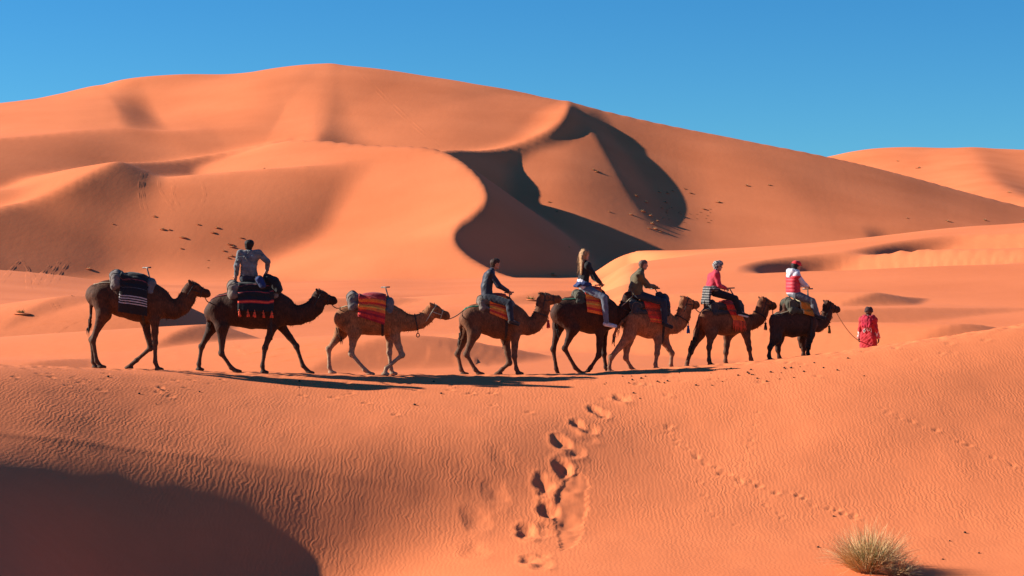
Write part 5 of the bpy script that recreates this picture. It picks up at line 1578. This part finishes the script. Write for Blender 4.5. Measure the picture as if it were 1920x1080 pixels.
# white embroidery on the back of the robe: five upright strokes and a small dark-centred diamond
EMB = cloth('white_embroidery', (0.6, 0.56, 0.54), 0.1); EMBD = cloth('dark_embroidery', (0.02, 0.015, 0.02), 0.1)
rf = pg.root
def on_back(s_, z_):
    y = 0.6
    return -fwdg * (0.152 + 0.018 * (1.30 - z_)) + sd * s_ + np.array([0, 0, z_])
def back_surface(s_, z_, fld):
    st = fwdg * -0.6 + sd * s_ + np.array([0, 0, z_]); rr = np.linspace(0, 0.6, 200)
    D = fld.sample(st + fwdg * rr[:, None]); i = np.argmax(D < 0.004)
    return st + fwdg * rr[i]
f = pg.field(list(J.values()), 0.25, 0.012)
pg.torso(f, J, 0.036)
for s_, z0, z1 in ((-0.13, 1.27, 1.08), (-0.085, 1.29, 1.12), (-0.04, 1.27, 1.10), (0.005, 1.28, 1.14), (0.05, 1.26, 1.16)):
    pts = [back_surface(s_ + 0.01 * math.sin(6 * t), z0 + (z1 - z0) * t, f) for t in np.linspace(0, 1, 6)]
    VV, FF = join([tube(pts, [0.006, 0.010, 0.010, 0.009, 0.006, 0.003], 6)])
    mesh_np('embroidery', VV, FF, EMB, rf)
th = np.linspace(0, 2 * math.pi, 5)
VV, FF = join([tube([back_surface(0.06 + 0.035 * math.cos(t), 1.12 + 0.055 * math.sin(t), f) for t in th], 0.010, 6, False)])
mesh_np('embroidery', VV, FF, EMB, rf)
VV, FF = join([tube([back_surface(0.06, 1.14, f), back_surface(0.06, 1.10, f)], 0.013, 6)])
mesh_np('embroidery', VV, FF, EMBD, rf)
# his rope to the leading camel
hand_w = np.array([gx[0], gx[1], gz]) + J['wrL'] + np.array([0.02, 0, -0.09])
rope(CAMELS[7].world(CAMELS[7].mouth), hand_w, 0.10, 'hanging lead rope from the muzzle of the leading camel to the hand of the guide', 0.013, MAT_PALE_ROPE)
# ------------------------------------------------------------------ plants and small things
def blade_mesh(n, rng, rad, hgt, width, lean=0.5, seg=4, inner=0.0, outer=1.0):
    """a clump of curved tapering grass blades"""
    V, F = [], []
    for _ in range(n):
        a = rng.uniform(0, 2 * math.pi); q = math.sqrt(rng.uniform(inner ** 2, outer ** 2))
        o = np.array([math.cos(a), math.sin(a), 0]) * q
        p = o * rad * 0.38 + np.array([0, 0, -0.02])
        L = hgt * rng.uniform(0.3, 1.2) * (1.1 - 0.25 * q)
        d = np.array([0, 0, 1.0]) + o * lean * rng.uniform(0.6, 1.6) + rng.normal(0, 0.16, 3)
        d /= np.linalg.norm(d)
        s = np.cross(d, rng.normal(0, 1, 3)); s /= np.linalg.norm(s)
        b = len(V)
        bend = o * rng.uniform(0.1, 0.6) + np.array([0, 0, -rng.uniform(0, 0.9)]) + rng.normal(0, 0.38, 3)
        for i in range(seg + 1):
            w = width * (1 - i / seg) ** 0.7
            V.append(p - s * w); V.append(p + s * w)
            d = d + bend / seg; d /= np.linalg.norm(d)
            p = p + d * L / seg
        for i in range(seg):
            F.append((b + 2 * i, b + 2 * i + 1, b + 2 * i + 3, b + 2 * i + 2))
    return np.array(V), np.array(F)
STRAW = noisy('dry_grass', (0.42, 0.27, 0.11), (0.70, 0.50, 0.25), 9, 0.8, 0)
GREEN = noisy('green_grass', (0.09, 0.10, 0.02), (0.22, 0.2, 0.05), 9, 0.8, 0)
SCRUB = noisy('dry_scrub', (0.24, 0.16, 0.07), (0.46, 0.32, 0.16), 3, 0.85, 0)
rng = np.random.default_rng(12)
gp = ground_hit(1640, 1072, 30, 60)
tus = empty('grass_tussock', gp)
tag(tus, 'clump of green and straw grass on the valley floor', 'grass clump')
for nm, n, rad, hg, wd, ln, inn, out_, mt, off in (('dry_blades', 2300, .70, .86, .004, .62, .1, 1., STRAW, (-0.06, 0.1)), ('green_blades', 420, .34, .72, .005, .5, 0, .8, GREEN, (-0.05, -0.05)), ('dry_blades', 700, .5, .45, .005, 1.1, .2, 1., STRAW, (0.32, -0.16))):
    V, F = blade_mesh(n, rng, rad, hg, wd, ln, 5, inn, out_)
    V[:, 0] += off[0]; V[:, 1] += off[1]
    tag(mesh_np(nm, V, F, mt, tus, smooth=False), kind='stuff')
# small dry tufts, one mesh per kind shared by the copies
TUFTS = []
for k in range(3):
    V, F = blade_mesh(90, np.random.default_rng(40 + k), 1.0, 0.75, 0.035, 0.9, 3)
    me = mesh_np('blades', V, F, SCRUB if k else GREEN, None, smooth=False)
    TUFTS.append(me.data); bpy.data.objects.remove(me)
MOUND = []
V = []; F = []
nn = 14
for i in range(6):
    for j in range(nn):
        r = i / 5 * 1.25; a = 2 * math.pi * j / nn
        V.append((r * math.cos(a) * (1.35 if math.cos(a) > 0 else 1.0), r * math.sin(a), 0.26 * math.exp(-(r / 0.62) ** 2) - 0.06))
for i in range(5):
    for j in range(nn): F.append((i * nn + j, (i + 1) * nn + j, (i + 1) * nn + (j + 1) % nn, i * nn + (j + 1) % nn))
mo = mesh_np('mound', np.array(V), np.array(F), MAT_SAND, None); MOUND = mo.data; bpy.data.objects.remove(mo)
def tuft(u, v, size, kind, label, group=None):
    p = ground_hit(u, v, 55, 1500)
    if p is None: return
    o = empty('scrub_tuft', (p[0], p[1], ground_z(p[0], p[1])), rng.uniform(0, 6))
    s = 0.7 * size * p[1] / FPX
    o.scale = (s * 0.5, s * 0.5, s * 0.5 * rng.uniform(0.8, 1.1))
    for nm, me in (('blades', TUFTS[kind]), ('sand_mound', MOUND)):
        b = bpy.data.objects.new(nm, me); COL.objects.link(b); b.parent = o
        if nm == 'blades': tag(b, kind='stuff'); b.location = (0, 0, 0.12)
    tag(o, label, 'grass tuft', group)
A_ = 'small dry tuft on its sand mound, on the slope behind the grey denim man'
for u, v, s in ((290, 406, 11), (305, 430, 15), (318, 431, 10), (342, 445, 15), (340, 466, 9), (372, 421, 10), (407, 427, 13), (400, 436, 12), (430, 458, 13), (436, 463, 12), (420, 470, 9), (434, 480, 14), (428, 484, 11), (452, 446, 9), (390, 488, 6), (212, 420, 7), (496, 316, 7), (390, 502, 6)):
    tuft(u, v, s, rng.integers(1, 3), A_, 'tufts on the left slope')
B_ = 'small dry tuft among others by the shadow below the curled crest'
for u, v, s in ((1118, 322, 15), (1112, 318, 11), (1192, 367, 13), (1211, 379, 13), (1236, 360, 10), (1251, 362, 11), (1247, 379, 12), (1240, 390, 9), (1204, 396, 16), (1219, 404, 14), (1222, 419, 15), (1228, 429, 16), (1216, 428, 12), (1238, 434, 12), (1261, 358, 9), (1294, 362, 11), (1283, 354, 8), (1142, 397, 8), (1182, 402, 11), (1232, 414, 10)):
    tuft(u, v, s, rng.integers(1, 3), B_, 'tufts below the curled crest')
for i in range(26):
    tuft(1240 + rng.uniform(0, 100), 388 + rng.uniform(0, 30), rng.uniform(4, 7), 1, B_, 'tufts below the curled crest')
C_ = 'lone dry tuft on the bare right flank of the great dune'
for u, v, s in ((1319, 392, 12), (1347, 379, 14), (1400, 348, 13), (1442, 347, 11), (1700, 409, 8), (1776, 415, 14), (1846, 413, 13), (1918, 413, 12)):
    tuft(u, v, s, 1, C_, 'tufts on the right flank')
D_ = 'dark tuft on the far dune at the right skyline'
for u, v, s in ((1683, 302, 7), (1723, 315, 13), (1892, 361, 12)):
    tuft(u, v, s, 2, D_, 'tufts on the far dune')
E_ = 'faint tuft inside the broad shadow of the S-curved dune'
for u, v, s in ((1030, 379, 9), (1067, 464, 9), (1036, 515, 14), (1044, 397, 8)):
    tuft(u, v, s, 0, E_, 'tufts in the dune shadow')
tuft(995, 562, 36, 0, 'green bush on the sand between the navy rider and the fair haired woman')
tuft(40, 588, 34, 0, 'green low bush on the plain at the far left edge')
tuft(166, 504, 16, 2, 'dry tuft just above the rump of the last camel')
tuft(135, 555, 8, 2, 'tiny dry tuft on the bright plain left of the last camel')
# droppings on the trodden crest
bm = bmesh.new(); bmesh.ops.create_icosphere(bm, subdivisions=1, radius=1.0)
for v_ in bm.verts: v_.co *= 1 + 0.18 * math.sin(v_.co.x * 5 + v_.co.z * 3)
dm = bpy.data.meshes.new('dung_pellet'); bm.to_mesh(dm); bm.free()
dm.materials.append(noisy('dung', (0.015, 0.009, 0.006), (0.05, 0.03, 0.02), 15, 0.9, 0.002))
for i in range(64):
    if i < 46: u, v = rng.uniform(1130, 1640), 0; v = np.interp(u, [1130, 1280, 1600], [702, 693, 660]) + 6 + abs(rng.normal(0, 20))
    elif i < 56: u, v = rng.uniform(150, 1000), 0; v = np.interp(u, [0, 300, 600, 960], [684, 696, 705, 708]) + 8 + abs(rng.normal(0, 34))
    else: u, v = rng.uniform(1500, 1900), rng.uniform(955, 1060)
    p = ground_hit(u, v, 30, 62)
    if p is None: continue
    o = bpy.data.objects.new('dung_pellet', dm); COL.objects.link(o)
    r = rng.uniform(0.014, 0.03)
    o.location = (p[0], p[1], ground_z(p[0], p[1]) + r * 0.5); o.scale = (r * 1.3, r, r * 0.8); o.rotation_euler = (0, 0, rng.uniform(0, 6))
    tag(o, 'small dark dropping lying on the smooth sand of the near dune', 'dropping', 'droppings along the crest')
# wheel and foot tracks pressed into the far slopes, as low ridges of displaced sand
def track(pts, w, hgt, n=40):
    P_ = smooth_path(np.array(pts, float), n)
    W = [ground_hit(u, v, 55, 1500) for u, v in P_]
    W = np.array([w_ for w_ in W if w_ is not None])
    if len(W) < 3: return
    T = np.gradient(W[:, :2], axis=0); T /= np.linalg.norm(T, axis=1)[:, None] + 1e-9
    Nn = np.stack([-T[:, 1], T[:, 0]], 1)
    V = []
    for kk, ((x, y, _), nrm) in enumerate(zip(W, Nn)):
        env = math.sin(math.pi * (kk + 0.5) / len(W)) ** 0.5 * (0.75 + 0.5 * math.sin(kk * 0.7 + W[0, 0]))
        for s, hh in ((-1, -0.03), (-0.45, hgt), (0, -0.02), (0.45, hgt), (1, -0.03)):
            xx, yy = x + nrm[0] * s * w, y + nrm[1] * s * w
            V.append((xx, yy, ground_z(xx, yy) + (hh * env if hh > 0 else hh)))
    k = len(W); F = []
    for i in range(k - 1):
        for j in range(4): F.append((i * 5 + j, i * 5 + j + 1, (i + 1) * 5 + j + 1, (i + 1) * 5 + j))
    mesh_np('wheel_track', np.array(V), np.array(F), MAT_SAND, ground)
for T_ in ([(268, 322), (262, 345), (263, 375), (270, 402)], [(276, 322), (268, 345), (270, 375), (278, 404)], [(298, 333), (300, 355), (316, 380), (328, 400)], [(324, 336), (326, 365), (340, 395)], [(330, 340), (322, 365), (322, 395)], [(378, 340), (384, 365), (376, 388)],
           [(0, 532), (22, 505), (40, 486)], [(40, 486), (60, 515), (76, 538)], [(96, 496), (74, 520), (64, 538)], [(112, 490), (96, 515), (86, 535)], [(130, 490), (112, 515), (102, 532)], [(54, 500), (53, 520), (55, 543)]):
    track(T_, 0.55, 0.05)
for dx in (0, 9):
    track([(676 + dx, 140), (720 + dx, 185), (770 + dx, 232), (822 + dx, 276)], 0.5, 0.05)
for T_ in ([(440, 668), (520, 655), (620, 643)], [(470, 676), (560, 660), (640, 650)], [(500, 682), (590, 668), (660, 659)], [(430, 640), (450, 655), (470, 668)], [(20, 622), (80, 608), (150, 600)], [(95, 632), (125, 612), (165, 596)], [(620, 560), (640, 578), (655, 590)], [(94, 567), (105, 582)], [(103, 565), (113, 580)]):
    track(T_, 0.2, 0.02)
